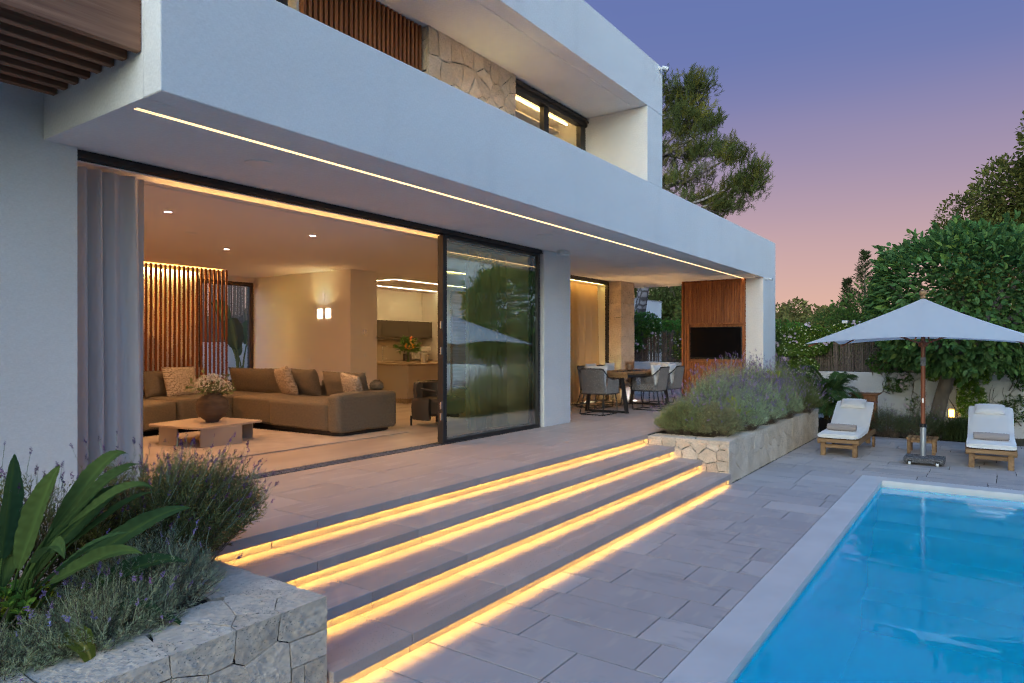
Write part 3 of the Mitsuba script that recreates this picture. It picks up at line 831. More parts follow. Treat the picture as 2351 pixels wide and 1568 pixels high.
# upper floor: loggia
vp('loggia_floor', 'paving', 2.2, 9.3, 4.061, 8.5, 3.621, 3.66)
ZU = 5.155
b = B()
b.box(1.6, 9.30, 3.86, 4.06, ZU, 5.86, 0.006)
b.out(V + '__upper_fascia', 'plaster')
vp('upper_soffit', 'plaster', 1.6, 9.298, 4.061, 8.5, ZU + 0.002, 5.84)
vp('upper_return', 'plaster', 8.775, 9.30, 3.862, 8.5, 4.101, ZU - 0.001, 0.005)
vp('upper_return', 'plaster', 8.775, 9.299, 4.062, 8.5, 3.66, 4.10)
vp('upper_wall', 'paint_inside', 1.6, 8.775, 8.3, 8.5, 3.66, ZU)
vp('upper_wall', 'plaster', 1.6, 2.0, 4.9, 8.3, 3.66, ZU)
vp('upper_wall', 'plaster', 3.72, 6.86, 4.90, 5.10, 3.66, ZU)
for k in range(26):
    x = 3.74 + 0.0585 * k
    B().box(x, x + 0.03, 4.83, 4.895, 3.66, ZU - 0.006, 0.003, tone=r21.random(), two=r21.random()).out(V + '__upper_slat', 'wood_upright')
vp('stone_backing', 'mortar', 5.275, 6.85, 4.775, 4.899, 3.66, ZU - 0.002)
rubble(V + '__facing_stone', sbox(5.262, 3.66, 6.862, ZU), face_front(4.765), 0.17, 51, thick=0.03, gap=0.006, rough=0.9, relax=1)
rubble(V + '__facing_stone', sbox(4.77, 3.66, 4.895, ZU), face_left(5.27), 0.20, 52, thick=0.02, gap=0.007, rough=0.5)
b = B()
wy = 4.84
for xa, xb in ((6.866, 6.92), (7.63, 7.75), (8.62, 8.772)):
    b.box(xa, xb, wy, wy + 0.07, 3.66, 5.02)
b.box(6.866, 8.772, wy - 0.03, wy + 0.08, 5.021, 5.15)
b.box(6.866, 8.772, wy - 0.06, wy - 0.031, 5.075, 5.10)
b.out(V + '__upper_window__frame', 'black_metal')
B().add([[6.9, wy + 0.035, 3.66], [8.7, wy + 0.035, 3.66], [8.7, wy + 0.035, 5.03], [6.9, wy + 0.035, 5.03]], [[0, 1, 2, 3]]).out(V + '__upper_window__pane', 'pane')
vp('upper_ceiling', 'paint_inside', 6.0, 8.774, 5.30, 8.3, 5.04, 5.06)
vp('upper_air_slot', 'black_metal', 6.2, 8.3, 5.62, 5.645, 5.035, 5.041)
B().box(6.0, 8.7, 5.10, 5.13, 5.09, 5.11).out(V + '__upper_cove_light', 'lamp_body', emitter=glow((1.0, 0.60, 0.20), 16.0))
B().lathe([(0.0, 0.0), (0.03, 0.0), (0.032, 0.004)], (7.25, 6.5, 5.034), 16).out(V + '__upper_downlight', 'lamp_body', True, emitter=glow((1.0, 0.66, 0.30), 120.0))
vp('upper_wardrobe', 'cabinet', 7.6, 8.77, 6.6, 7.2, 3.66, 4.72)
b = B()
b.box(3.05, 3.12, 4.86, 4.93, 3.66, 5.1)
b.box(3.40, 3.60, 4.86, 4.93, 3.66, 5.1)
b.box(2.0, 3.60, 4.86, 4.93, 5.1, ZU - 0.002)
b.out(V + '__left_window__frame', 'black_metal')
B().add([[2.0, 4.9, 3.66], [3.7, 4.9, 3.66], [3.7, 4.9, 5.1], [2.0, 4.9, 5.1]], [[0, 1, 2, 3]]).out(V + '__left_window__pane', 'pane')
vp('upper_partition', 'paint_inside', 3.72, 3.82, 5.11, 8.3, 3.66, ZU)
B().box(2.1, 3.68, 5.05, 5.08, 5.08, 5.10).out(V + '__upper_cove_light', 'lamp_body', emitter=glow((1.0, 0.60, 0.20), 16.0))  # out of view, placed to light the room behind the left window
B().lathe([(0.035, 0.0), (0.03, 0.02), (0.0, 0.02)], (6.05, 4.58, 3.67), 16).out(V + '__loggia_uplight', 'lamp_body', True, emitter=glow((1.0, 0.58, 0.22), 900.0))  # out of view behind the parapet, placed to light the upper soffit
# wooden pergola beams fixed to the return wall
pg = thing('pergola', 'dark timber pergola beams meeting the white wall at upper left', 'pergola')
B().box(-5, 1.998, 4.075, 4.125, 3.535, 3.85, 0.004, tone=0.9, two=0.2).out(pg + '__fascia_board', 'wood_beam')
B().box(-5, 1.998, 4.126, 5.458, 3.70, 3.74, tone=0.3).out(pg + '__roof_deck', 'wood_beam')  # unseen roof over the beams, keeps sky light off the left wall
for k in range(7):
    y = 4.285 + 0.163 * k
    B().box(-5, 1.998, y - 0.045, y + 0.012, 3.53, 3.66, 0.004, tone=rng.random() * 0.7, two=rng.random()).out(pg + '__beam', 'wood_beam')
# ------------------------------------------------------------------ soft goods and furniture
def soft_block(poly, z0, z1, r=0.05, edge=0.05, n=4):
    """A cushion-like block: rounded outline, rounded top and bottom edges."""
    g = poly.buffer(-r).buffer(r, quad_segs=6)
    base = g.exterior
    ring0 = np.array([base.interpolate(t, normalized=True).coords[0] for t in np.linspace(0, 1, 72, endpoint=False)])
    c = ring0.mean(0)
    levels = []
    for a in np.linspace(0, math.pi / 2, n):
        levels.append((edge * (1 - math.sin(a)) * 0.6, z0 + edge * (1 - math.cos(a)) * 0.0 + edge * math.sin(a) * 0.5 - edge * 0.0))
    for a in np.linspace(math.pi / 2, 0, n):
        levels.append((edge * (1 - math.sin(a)), z1 - edge + edge * math.cos(a)))
    d = ring0 - c
    L = np.linalg.norm(d, axis=1, keepdims=True)
    v, f, m = [], [], len(ring0)
    for ins, z in levels:
        v.append(np.c_[c + d * (1 - ins / L), np.full(m, z)])
    for s, dz in ((0.66, 0.012), (0.3, 0.018)):
        v.append(np.c_[c + d * s, np.full(m, z1 + dz)])
    k = len(v)
    v = np.vstack(v + [[[c[0], c[1], z1 + 0.02]], [[c[0], c[1], z0]]])
    i, j = np.meshgrid(np.arange(k - 1), np.arange(m), indexing='ij')
    q = np.stack([i * m + j, i * m + (j + 1) % m, (i + 1) * m + (j + 1) % m, (i + 1) * m + j], -1).reshape(-1, 4)
    f = np.vstack([q[:, [0, 1, 2]], q[:, [0, 2, 3]], [[(k - 1) * m + j, (k - 1) * m + (j + 1) % m, k * m] for j in range(m)], [[(j + 1) % m, j, k * m + 1] for j in range(m)]])
    return v, f


def pillow(w, h, t, seed=0, n=22, sag=0.5):
    """Stuffed pillow in the local x (width), z (height) plane, thickness along y."""
    u = np.linspace(-1, 1, n)
    U, W = np.meshgrid(u, u, indexing='ij')
    th = t / 2 * np.maximum(0, (1 - np.abs(U) ** 3) * (1 - np.abs(W) ** 3)) ** 0.55
    pin = 1 - 0.10 * (1 - W ** 2) * np.abs(U) ** 2 * sag
    pin2 = 1 - 0.10 * (1 - U ** 2) * np.abs(W) ** 2 * sag
    x, z = U * w / 2 * pin, W * h / 2 * pin2
    nz = 0.010 * (meshkit.fbm(np.stack([U * 2.2, W * 2.2, U * 0], -1), 3, seed) - 0.5)
    b = B()
    b.grid(np.stack([x, -(th + nz * (th > 1e-4)), z], -1))
    b.grid(np.stack([x, th + nz * (th > 1e-4), z], -1)[:, ::-1])
    m = trimesh.Trimesh(np.vstack(b.v), np.vstack(b.f), process=False)
    m.merge_vertices(merge_tex=True, merge_norm=True, digits_vertex=5)
    return m


def place(x, y, z, yaw=0, lean=0, roll=0):
    return trans(x, y, z) @ rot([0, 0, 1], yaw) @ rot([1, 0, 0], lean) @ rot([0, 1, 0], roll)


# ---- sofa
so = thing('sofa', 'large brown woven corner sofa with low arms in the living room', 'sofa')


def soft(name, pts, z0, z1, mat='sofa_cloth', **k):
    v, f = soft_block(Polygon(pts), z0, z1, **k)
    return B().add(v, f).out(f'{so}__{name}', mat, True)


zf = ZT + 0.075
soft('base', [(5.99, 7.24), (6.96, 7.24), (6.96, 8.54), (5.99, 8.54)], zf, 1.03)
soft('base', [(6.05, 8.55), (6.96, 8.55), (6.96, 9.72), (6.14, 9.70)], zf, 1.03)
soft('base', [(5.24, 9.60), (6.14, 9.72), (6.96, 9.74), (6.96, 10.80), (5.10, 10.66)], zf, 1.03)
soft('base', [(4.20, 9.00), (4.62, 9.23), (5.22, 9.60), (5.06, 10.62), (3.60, 9.95)], zf, 1.01)
soft('arm', [(5.965, 7.00), (7.07, 7.00), (7.07, 7.232), (5.965, 7.232)], zf - 0.01, 1.155, r=0.06, edge=0.06)
soft('backrest', [(6.95, 7.24), (7.08, 7.24), (7.08, 10.90), (6.95, 10.90)], zf, 1.16, r=0.05, edge=0.05)
soft('backrest', [(3.40, 10.02), (5.10, 10.70), (6.94, 10.80), (6.94, 10.94), (5.05, 10.84), (3.35, 10.14)], zf, 1.12, r=0.05, edge=0.05)
B().add(*soft_block(Polygon([(6.04, 7.06), (7.0, 7.06), (7.0, 10.7), (5.2, 10.6), (3.8, 9.9), (4.3, 9.15), (5.2, 9.68), (6.15, 9.8)]), ZT + 0.014, zf + 0.01, 0.02, 0.004)).out(so + '__plinth', 'black_metal')


def cushion(name, lab, mat, w, h, t, M, seed, group=None, cat='cushion'):
    k = thing(name, lab, cat, group)
    B().mesh(pillow(w, h, t, seed), M).out(k, mat, True)
    return k


cushion('sofa_cushion', 'long brown back cushion in the corner of the sofa', 'sofa_cloth', 1.25, 0.46, 0.22, place(6.80, 10.02, 1.22, 97, -14), 1)
cushion('sofa_cushion', 'brown back cushion behind the beige cushion right of the long one', 'sofa_cloth', 0.62, 0.46, 0.22, place(6.80, 8.72, 1.23, 88, -16), 2)
cushion('sofa_cushion', 'brown back cushion nearest the right arm of the sofa', 'sofa_cloth', 0.95, 0.44, 0.22, place(6.80, 7.80, 1.21, 90, -14), 3)
cushion('sofa_cushion', 'brown cushion at the left end of the sofa behind a beige one', 'sofa_cloth', 0.62, 0.44, 0.2, place(5.42, 10.42, 1.22, 8, -14), 4)
cushion('sofa_cushion', 'brown armrest cushion at the far left end of the sofa', 'sofa_cloth', 0.55, 0.34, 0.2, place(4.62, 10.28, 1.14, 25, -10), 5)
cushion('knit_cushion', 'beige knitted cushion on the left seat behind the flower vase', 'knit', 0.56, 0.50, 0.18, place(5.60, 10.20, 1.25, 6, -18), 6)
cushion('knit_cushion', 'beige knitted cushion leaning in the middle of the right sofa seat', 'knit', 0.52, 0.50, 0.17, place(6.62, 8.98, 1.24, 78, -20, 8), 7)
cushion('knit_cushion', 'beige knitted cushion half hidden behind the right sofa arm', 'knit', 0.46, 0.44, 0.16, place(6.62, 7.45, 1.20, 80, -20, -8), 8)
for y, lab in ((8.42, 'round brown bolster on the backrest left of the nearest cushion'), (7.34, 'round brown bolster on the backrest right above the sofa arm')):
    k = thing('bolster', lab, 'bolster')
    B().add(*soft_block(Polygon([(6.90, y - 0.10), (7.06, y - 0.10), (7.06, y + 0.10), (6.90, y + 0.10)]), 1.16, 1.29, 0.06, 0.06)).out(k, 'sofa_cloth', True)

rk = thing('rug', 'large plain sand coloured rug under the sofa and coffee table', 'rug')
B().box(2.4, 6.98, 6.70, 9.8, ZT, ZT + 0.012, 0.004).out(rk, 'rug')

# ---- coffee table with vase
ct = thing('coffee_table', 'low beige coffee table with rounded shield top and panel legs', 'coffee table')
top = Polygon([(4.22, 8.50), (4.36, 7.56), (5.36, 7.70), (5.20, 8.76)]).buffer(-0.1).buffer(0.1, quad_segs=6)
m = trimesh.creation.extrude_polygon(top, 0.022, engine='earcut')
B().mesh(m, trans(0, 0, 0.815)).out(ct + '__tabletop', 'table_lacquer')


def panel(x0, y0, x1, y1, z0, z1, t):
    d = np.array([x1 - x0, y1 - y0])
    L = np.linalg.norm(d)
    return B().box(0, L, -t / 2, t / 2, z0, z1, 0.003, M=trans(x0, y0, 0) @ rot([0, 0, 1], math.degrees(math.atan2(d[1], d[0]))))


panel(4.44, 7.66, 4.95, 7.60, ZT + 0.012, 0.815, 0.03).out(ct + '__leg', 'bronze_lacquer')
panel(4.28, 8.28, 4.36, 8.02, ZT + 0.012, 0.815, 0.03).out(ct + '__leg', 'bronze_lacquer')
panel(5.12, 8.25, 5.34, 7.95, ZT + 0.012, 0.815, 0.03).out(ct + '__leg', 'bronze_lacquer')
vz = thing('vase', 'round dark clay vase on the coffee table', 'vase')
VX, VY = 4.83, 8.05
B().lathe([(0.0, 0.838), (0.075, 0.838), (0.082, 0.862), (0.095, 0.872), (0.15, 0.91), (0.185, 0.975), (0.195, 1.04), (0.183, 1.105), (0.145, 1.155), (0.10, 1.18), (0.09, 1.20), (0.092, 1.215), (0.080, 1.215), (0.075, 1.19), (0.0, 1.17)], (VX, VY, 0), 40).out(vz, 'clay', 35)

OCT_V = np.array([[1, 0, 0], [-1, 0, 0], [0, 1, 0], [0, -1, 0], [0, 0, 1], [0, 0, -1]], float)
OCT_F = np.array([[0, 2, 4], [2, 1, 4], [1, 3, 4], [3, 0, 4], [2, 0, 5], [1, 2, 5], [3, 1, 5], [0, 3, 5]])


def scatter(v, f, R, pos, scale, color, tone=None):
    """Copies of a template (k verts) under rotations R (n,3,3), positions, scales (n,) or (n,3), colours (n,3) -> verts, faces, colours."""
    n, k = len(pos), len(v)
    s = np.asarray(scale, float)
    s = s[:, None] if s.ndim == 1 else s
    w = np.einsum('nij,nkj->nki', R, v[None] * s[:, None]) + pos[:, None]
    ff = (f[None] + (np.arange(n) * k)[:, None, None]).reshape(-1, f.shape[1])
    return w.reshape(-1, 3), ff, np.repeat(color, k, 0)


def frames(d, r, roll=None):
    """Rotation matrices whose x axis is d (n,3) and whose z axis is as upright as the random roll allows."""
    d = d / (np.linalg.norm(d, axis=1, keepdims=True) + 1e-9)
    up = np.tile([0, 0, 1.0], (len(d), 1)) + r.normal(0, 0.5 if roll is None else roll, d.shape)
    y = np.cross(up, d)
    y /= np.linalg.norm(y, axis=1, keepdims=True) + 1e-9
    z = np.cross(d, y)
    return np.stack([d, y, z], -1)


def shade(base, n, r, dv=0.25, dh=0.06):
    b = np.asarray(base, float)
    c = b[None] * np.exp(r.normal(0, dv, (n, 1))) * np.exp(r.normal(0, dh, (n, 3)))
    return np.clip(c, 0.002, 0.9)


BLADE = (np.array([[0, 0, 0], [0.45, 0.5, 0.0], [1, 0, 0], [0.45, -0.5, 0.0]]), np.array([[0, 1, 2], [0, 2, 3]]))
LEAF = (np.array([[0, 0, 0], [0.35, 0.5, 0.10], [0.75, 0.40, 0.06], [1, 0, -0.08], [0.75, -0.40, 0.06], [0.35, -0.5, 0.10], [0.5, 0, 0.0]]),
        np.array([[0, 6, 1], [1, 6, 2], [2, 6, 3], [3, 6, 4], [4, 6, 5], [5, 6, 0]]))

r30 = np.random.default_rng(30)
bq = thing('flower_bouquet', 'bouquet of tiny white flowers and grey green leaves in the clay vase', 'flowers')
n = 420
d = r30.normal(0, 1, (n, 3))
d[:, 2] = np.abs(d[:, 2]) * 0.9 + 0.15
d /= np.linalg.norm(d, axis=1, keepdims=True)
rr = r30.uniform(0.55, 1.0, n) ** 0.6
pos = np.array([VX, VY, 1.22]) + d * rr[:, None] * np.array([0.26, 0.26, 0.24])
v, f, c = scatter(OCT_V, OCT_F, np.tile(np.eye(3), (n, 1, 1)), pos, r30.uniform(0.006, 0.012, n), shade((0.72, 0.68, 0.58), n, r30, 0.12, 0.03))
B().add(v, f, color=c).out(bq + '__blossoms', 'tinted', False, col=True)
b = B()
for k in range(0, n, 4):
    b.tube([[VX, VY, 1.17], (pos[k] + [VX, VY, 1.2]) / 2 + r30.normal(0, 0.01, 3), pos[k]], [0.0016, 0.0012, 0.0008], 3, caps=False, color=(0.10, 0.13, 0.06))
b.out(bq + '__stems', 'tinted', False, col=True)
n = 150
d = r30.normal(0, 1, (n, 3))
d[:, 2] = np.abs(d[:, 2]) * 0.5 + 0.05
d /= np.linalg.norm(d, axis=1, keepdims=True)
pos = np.array([VX, VY, 1.20]) + d * r30.uniform(0.3, 1.15, (n, 1)) * np.array([0.28, 0.28, 0.26])
v, f, c = scatter(*LEAF, frames(d + r30.normal(0, 0.5, (n, 3)), r30), pos, np.c_[r30.uniform(0.04, 0.06, n), r30.uniform(0.03, 0.045, n), np.full(n, 0.05)], shade((0.075, 0.095, 0.06), n, r30))
B().add(v, f, color=c).out(bq + '__leaves', 'leaf_matte', False, col=True)


# ---- curtains
def curtain(key, x0, x1, y, z0, z1, folds, amp, mat, seed, n=140, gather=0.0):
    r = np.random.default_rng(seed)
    t = np.linspace(0, 1, n)
    ph = t * folds * TAU + 0.8 * np.sin(t * 7 + seed) + r.normal(0, 0.03, n).cumsum() * 0.4
    zz = np.linspace(0, 1, 26)
    P = np.zeros((26, n, 3))
    for k, z in enumerate(zz):
        a = amp * (0.55 + 0.45 * (1 - z)) * (1 + 0.35 * np.sin(t * 11 + seed))
        P[k, :, 0] = x0 + (x1 - x0) * t * (1 + gather * (1 - z)) + 0.25 * a * np.cos(ph + 0.6)
        P[k, :, 1] = y + a * np.sin(ph + 0.25 * math.sin(z * 3 + seed) + 0.5 * (1 - z) * np.sin(t * 5)) + 0.15 * a * np.sin(2 * ph + 1)
        P[k, :, 2] = z0 + (z1 - z0) * z
    b = B()
    b.grid(P)
    return b.out(key, mat, True)


ck = thing('curtain', 'heavy grey floor length curtain drawn back at the left of the opening', 'curtain')
curtain(ck, 2.26, 2.845, 5.74, ZT + 0.02, 3.19, 4.6, 0.045, 'curtain_grey', 4, 220, 0.03)
ck = thing('curtain', 'sheer warm white curtain behind the sliding glass leaves', 'curtain')
curtain(ck, 7.50, 8.40, 6.02, ZT + 0.02, 3.19, 9, 0.05, 'sheer', 6, 200)
ck = thing('curtain', 'sheer golden curtain filling the dining room window', 'curtain')
curtain(ck, 10.2, 13.6, 7.25, ZT + 0.02, 3.19, 13, 0.085, 'sheer_gold', 9, 420)
ck = thing('room_divider', 'vertical wood lined wall panel seen through the dining room window', 'panel')
B().box(10.2, 12.7, 8.6, 8.66, ZT, 2.9, 0.004).out(ck, 'wood_counter')

# ---- armchair by the door
ac = thing('armchair', 'dark leather armchair with a black metal frame behind the door edge', 'armchair')
ang = np.linspace(math.radians(-20), math.radians(200), 26)
cx0, cy0 = 7.92, 6.98


def shell(key, r_in, r_out, z0, z1, mat, a=ang):
    b = B()
    ring = [(r_in, z0), (r_out, z0), (r_out + 0.02, (z0 + z1) / 2), (r_out, z1 - 0.03), ((r_in + r_out) / 2, z1), (r_in, z1 - 0.03), (r_in, z0)]
    P = np.array([[[cx0 + q * math.cos(t) * 0.95, cy0 + q * math.sin(t), z] for q, z in ring] for t in a])
    b.grid(P)
    for e in (0, -1):
        c = P[e].mean(0)
        k = len(ring)
        b.add(np.vstack([P[e], [c]]), [[i, (i + 1) % k, k] for i in range(k)])
    b.out(key, mat, 40)


shell(ac + '__shell', 0.30, 0.40, ZT + 0.10, ZT + 0.44, 'dark_leather')
shell(ac + '__backrest', 0.27, 0.37, ZT + 0.40, ZT + 0.68, 'dark_leather', np.linspace(math.radians(35), math.radians(160), 18))
v, f = soft_block(Polygon([(cx0 - 0.28, cy0 - 0.36), (cx0 + 0.28, cy0 - 0.36), (cx0 + 0.28, cy0 + 0.26), (cx0 - 0.28, cy0 + 0.26)]), ZT + 0.18, ZT + 0.42, 0.08, 0.05)
B().add(v, f).out(ac + '__seat', 'dark_leather', True)
for sx in (-0.37, 0.37):
    b = B()
    b.tube([[cx0 + sx, cy0 - 0.38, ZT], [cx0 + sx, cy0 - 0.38, ZT + 0.42], [cx0 + sx, cy0 - 0.30, ZT + 0.55], [cx0 + sx, cy0, ZT + 0.58]], 0.016, 8)
    b.tube([[cx0 + sx * 0.8, cy0 + 0.28, ZT], [cx0 + sx * 0.8, cy0 + 0.28, ZT + 0.15]], 0.016, 8)
    b.out(ac + '__frame', 'black_metal', 40)

# ---- kitchen
ki = thing('kitchen_island', 'beige kitchen island with a wooden worktop', 'kitchen island')
B().box(10.46, 13.0, 10.07, 11.0, ZT + 0.10, 1.385).out(ki + '__body', 'cabinet')
B().box(10.49, 13.0, 10.10, 10.97, ZT, ZT + 0.10).out(ki + '__plinth', 'wood_counter')
B().box(10.43, 13.03, 10.035, 11.03, 1.386, 1.42, 0.003).out(ki + '__worktop', 'wood_counter')
for k in range(4):
    B().box(10.47 + 0.62 * k, 11.085 + 0.62 * k, 10.048, 10.069, ZT + 0.115, 1.375, 0.002).out(ki + '__door', 'cabinet')
kc = thing('kitchen_counter', 'back kitchen counter with beige splashback along the rear wall', 'kitchen counter')
B().box(8.96, 13.05, 11.45, 12.04, ZT, 1.40).out(kc + '__body', 'cabinet')
B().box(8.96, 13.05, 11.43, 12.045, 1.401, 1.44, 0.003).out(kc + '__worktop', 'wood_counter')
B().box(8.96, 13.05, 12.02, 12.049, 1.441, 1.95, 0.003).out(kc + '__splashback', 'cabinet')
wc = thing('wall_cupboard', 'dark brown wall cupboard above the kitchen counter', 'cupboard')
B().box(10.4, 13.055, 11.71, 12.045, 2.01, 2.42).out(wc + '__body', 'cabinet_dark')
for k in range(3):
    B().box(10.41 + 0.882 * k, 11.285 + 0.882 * k, 11.69, 11.709, 2.012, 2.418, 0.002).out(wc + '__door', 'cabinet_dark')
cm = thing('coffee_machine', 'steel coffee machine on the back kitchen counter', 'coffee machine')
B().box(12.42, 12.85, 11.55, 11.95, 1.66, 1.80, 0.008).out(cm + '__body', 'steel')
B().box(12.42, 12.85, 11.78, 11.95, 1.47, 1.659, 0.004).out(cm + '__back', 'steel')
B().box(12.40, 12.87, 11.50, 11.96, 1.441, 1.469, 0.004).out(cm + '__tray', 'black_plastic')
B().cyl([12.64, 11.66, 1.60], [12.64, 11.66, 1.66], 0.035, n=16).out(cm + '__group_head', 'steel', 35)
B().tube([[12.64, 11.64, 1.61], [12.64, 11.42, 1.60]], 0.012, 8).out(cm + '__handle', 'black_plastic', 35)
for x in (12.52, 12.60):
    B().lathe([(0, 1.80), (0.03, 1.80), (0.035, 1.86), (0.03, 1.86), (0.0, 1.81)], (x, 11.75, 0.001), 14).out(cm + '__cup', 'steel', 35)
tp = thing('kitchen_tap', 'slim brass tap at the left end of the kitchen counter', 'tap')
B().tube([[11.24, 11.62, 1.441], [11.24, 11.62, 1.78], [11.24, 11.60, 1.80], [11.26, 11.50, 1.80], [11.28, 11.47, 1.77]], 0.011, 8).out(tp + '__spout', 'steel', 40)
B().tube([[11.24, 11.60, 1.50], [11.34, 11.54, 1.51]], 0.008, 8).out(tp + '__lever', 'steel', 40)
kb = thing('knife_block', 'dark knife block beside the coffee machine', 'knife block')
B().box(12.10, 12.22, 11.62, 11.80, 1.441, 1.62, 0.005).out(kb + '__block', 'black_plastic')
for k in range(4):
    B().box(12.115 + 0.026 * k, 12.13 + 0.026 * k, 11.66, 11.69, 1.621, 1.72).out(kb + '__handle', 'black_plastic')
gv = thing('vase', 'clear glass vase on the kitchen island holding orange lilies', 'vase')
GX, GY = 10.98, 10.55
scene['glass'] = {'type': 'thindielectric', 'int_ior': 1.5}
B().lathe([(0.0, 1.422), (0.062, 1.422), (0.066, 1.53), (0.068, 1.66)], (GX, GY, 0), 24).out(gv, 'glass', True)
lb = thing('lily_bouquet', 'bouquet of orange lilies and green leaves in the glass vase', 'flowers')
n = 170
d = r30.normal(0, 1, (n, 3))
d[:, 2] = np.abs(d[:, 2]) * 0.8
d /= np.linalg.norm(d, axis=1, keepdims=True)
pos = np.array([GX, GY, 1.70]) + d * r30.uniform(0.3, 1.0, (n, 1)) * np.array([0.27, 0.27, 0.28])
v, f, c = scatter(*LEAF, frames(d + r30.normal(0, 0.4, (n, 3)), r30), pos, np.c_[r30.uniform(0.10, 0.16, n), r30.uniform(0.03, 0.05, n), np.full(n, 0.06)], shade((0.045, 0.085, 0.03), n, r30))
b = B().add(v, f, color=c)
for k in range(9):
    a = r30.uniform(0, TAU)
    b.tube([[GX + 0.03 * math.cos(a + 3), GY + 0.03 * math.sin(a + 3), 1.45], [GX + 0.05 * math.cos(a), GY + 0.05 * math.sin(a), 1.75]], 0.005, 5, color=(0.05, 0.10, 0.03))
b.out(lb + '__leaves', 'leaf_matte', False, col=True)
for k, (dx, dy, dz, colr) in enumerate([(-0.17, -0.08, 0.10, (0.75, 0.22, 0.05)), (-0.05, -0.12, 0.20, (0.80, 0.42, 0.20)), (0.02, -0.05, 0.27, (0.60, 0.16, 0.08)), (-0.10, -0.12, 0.07, (0.80, 0.28, 0.06)), (0.08, -0.10, 0.22, (0.75, 0.6, 0.4)), (0.0, -0.14, 0.10, (0.82, 0.30, 0.05))]):
    a = np.arange(6) * TAU / 6 + r30.uniform(0, 1)
    d = np.stack([np.cos(a), -0.7 + 0 * a, np.sin(a)], -1)
    v, f, c = scatter(*LEAF, frames(d, r30, 0.1), np.tile([GX + dx, GY + dy, 1.70 + dz], (6, 1)), np.c_[np.full(6, 0.085), np.full(6, 0.045), np.full(6, 0.05)], shade(colr, 6, r30, 0.1))
    B().add(v, f, color=c).out(lb + '__lily', 'leaf_matte', False, col=True)
ib = thing('ice_bucket', 'steel ice bucket on the kitchen island', 'ice bucket')
B().lathe([(0.0, 1.421), (0.075, 1.421), (0.10, 1.62), (0.11, 1.625), (0.105, 1.632), (0.095, 1.62), (0.07, 1.44), (0.0, 1.44)], (11.50, 10.55, 0), 24).out(ib, 'steel', 35)
for k, (x, y) in enumerate(((11.22, 10.50), (11.30, 10.62))):
    wg = thing('wine_glass', ['wine glass beside the lily vase on the kitchen island', 'wine glass beside the ice bucket on the kitchen island'][k], 'wine glass')
    B().lathe([(0.0, 1.421), (0.033, 1.422), (0.005, 1.428), (0.004, 1.50), (0.02, 1.52), (0.036, 1.56), (0.033, 1.62)], (x, y, 0), 16).out(wg, 'glass', True)
# ------------------------------------------------------------------ dining terrace
tb = thing('dining_table', 'outdoor dining table with a wooden top and black splayed legs', 'table')
TX0, TX1, TY0, TY1, TZ = 11.16, 13.35, 5.30, 6.24, 1.315
for k in range(7):
    w = (TY1 - TY0) / 7
    B().box(TX0, TX1, TY0 + w * k + 0.002, TY0 + w * (k + 1) - 0.002, TZ - 0.035, TZ, 0.002, tone=rng.random(), two=rng.random()).out(tb + '__board', 'teak')
B().box(TX0 + 0.001, TX0 + 0.03, TY0 + 0.003, TY1 - 0.003, TZ - 0.085, TZ - 0.036, 0.002, tone=0.8).out(tb + '__apron', 'teak_cross')
b = B()
b.box(TX0 + 0.031, TX1, TY0 + 0.003, TY0 + 0.03, TZ - 0.085, TZ - 0.036)
b.box(TX0 + 0.031, TX1, TY1 - 0.03, TY1 - 0.003, TZ - 0.085, TZ - 0.036)
b.out(tb + '__apron', 'black_metal')
for x in (11.22, 13.15):
    for y, s in ((TY0 + 0.05, -1), (TY1 - 0.05, 1)):
        b = B()
        q = np.array([[x, y + s * 0.02, ZT], [x + 0.07, y + s * 0.02, ZT], [x + 0.07, y + s * 0.02 - s * 0.05, ZT], [x, y + s * 0.02 - s * 0.05, ZT]])
        t_ = q + [0, -s * 0.10, TZ - 0.086 - ZT]
        b.add(np.vstack([q, t_]), [[0, 1, 2, 3], [4, 5, 6, 7], [0, 1, 5, 4], [1, 2, 6, 5], [2, 3, 7, 6], [3, 0, 4, 7]])
        b.out(tb + '__leg', 'black_metal')
    B().box(x + 0.01, x + 0.06, TY0 + 0.09, TY1 - 0.09, ZT + 0.005, ZT + 0.035).out(tb + '__stretcher', 'black_metal')


def strands(path0, path1, n, r, b):
    """n thin upright cords between two polylines."""
    t = np.linspace(0, 1, n)
    f = lambda p, t: np.array([np.interp(t, np.linspace(0, 1, len(p)), np.asarray(p)[:, k]) for k in range(3)]).T
    for a, c in zip(f(path0, t), f(path1, t)):
        b.tube([a, (a + c) / 2 + [0, 0, 0], c], r, 4, caps=False)


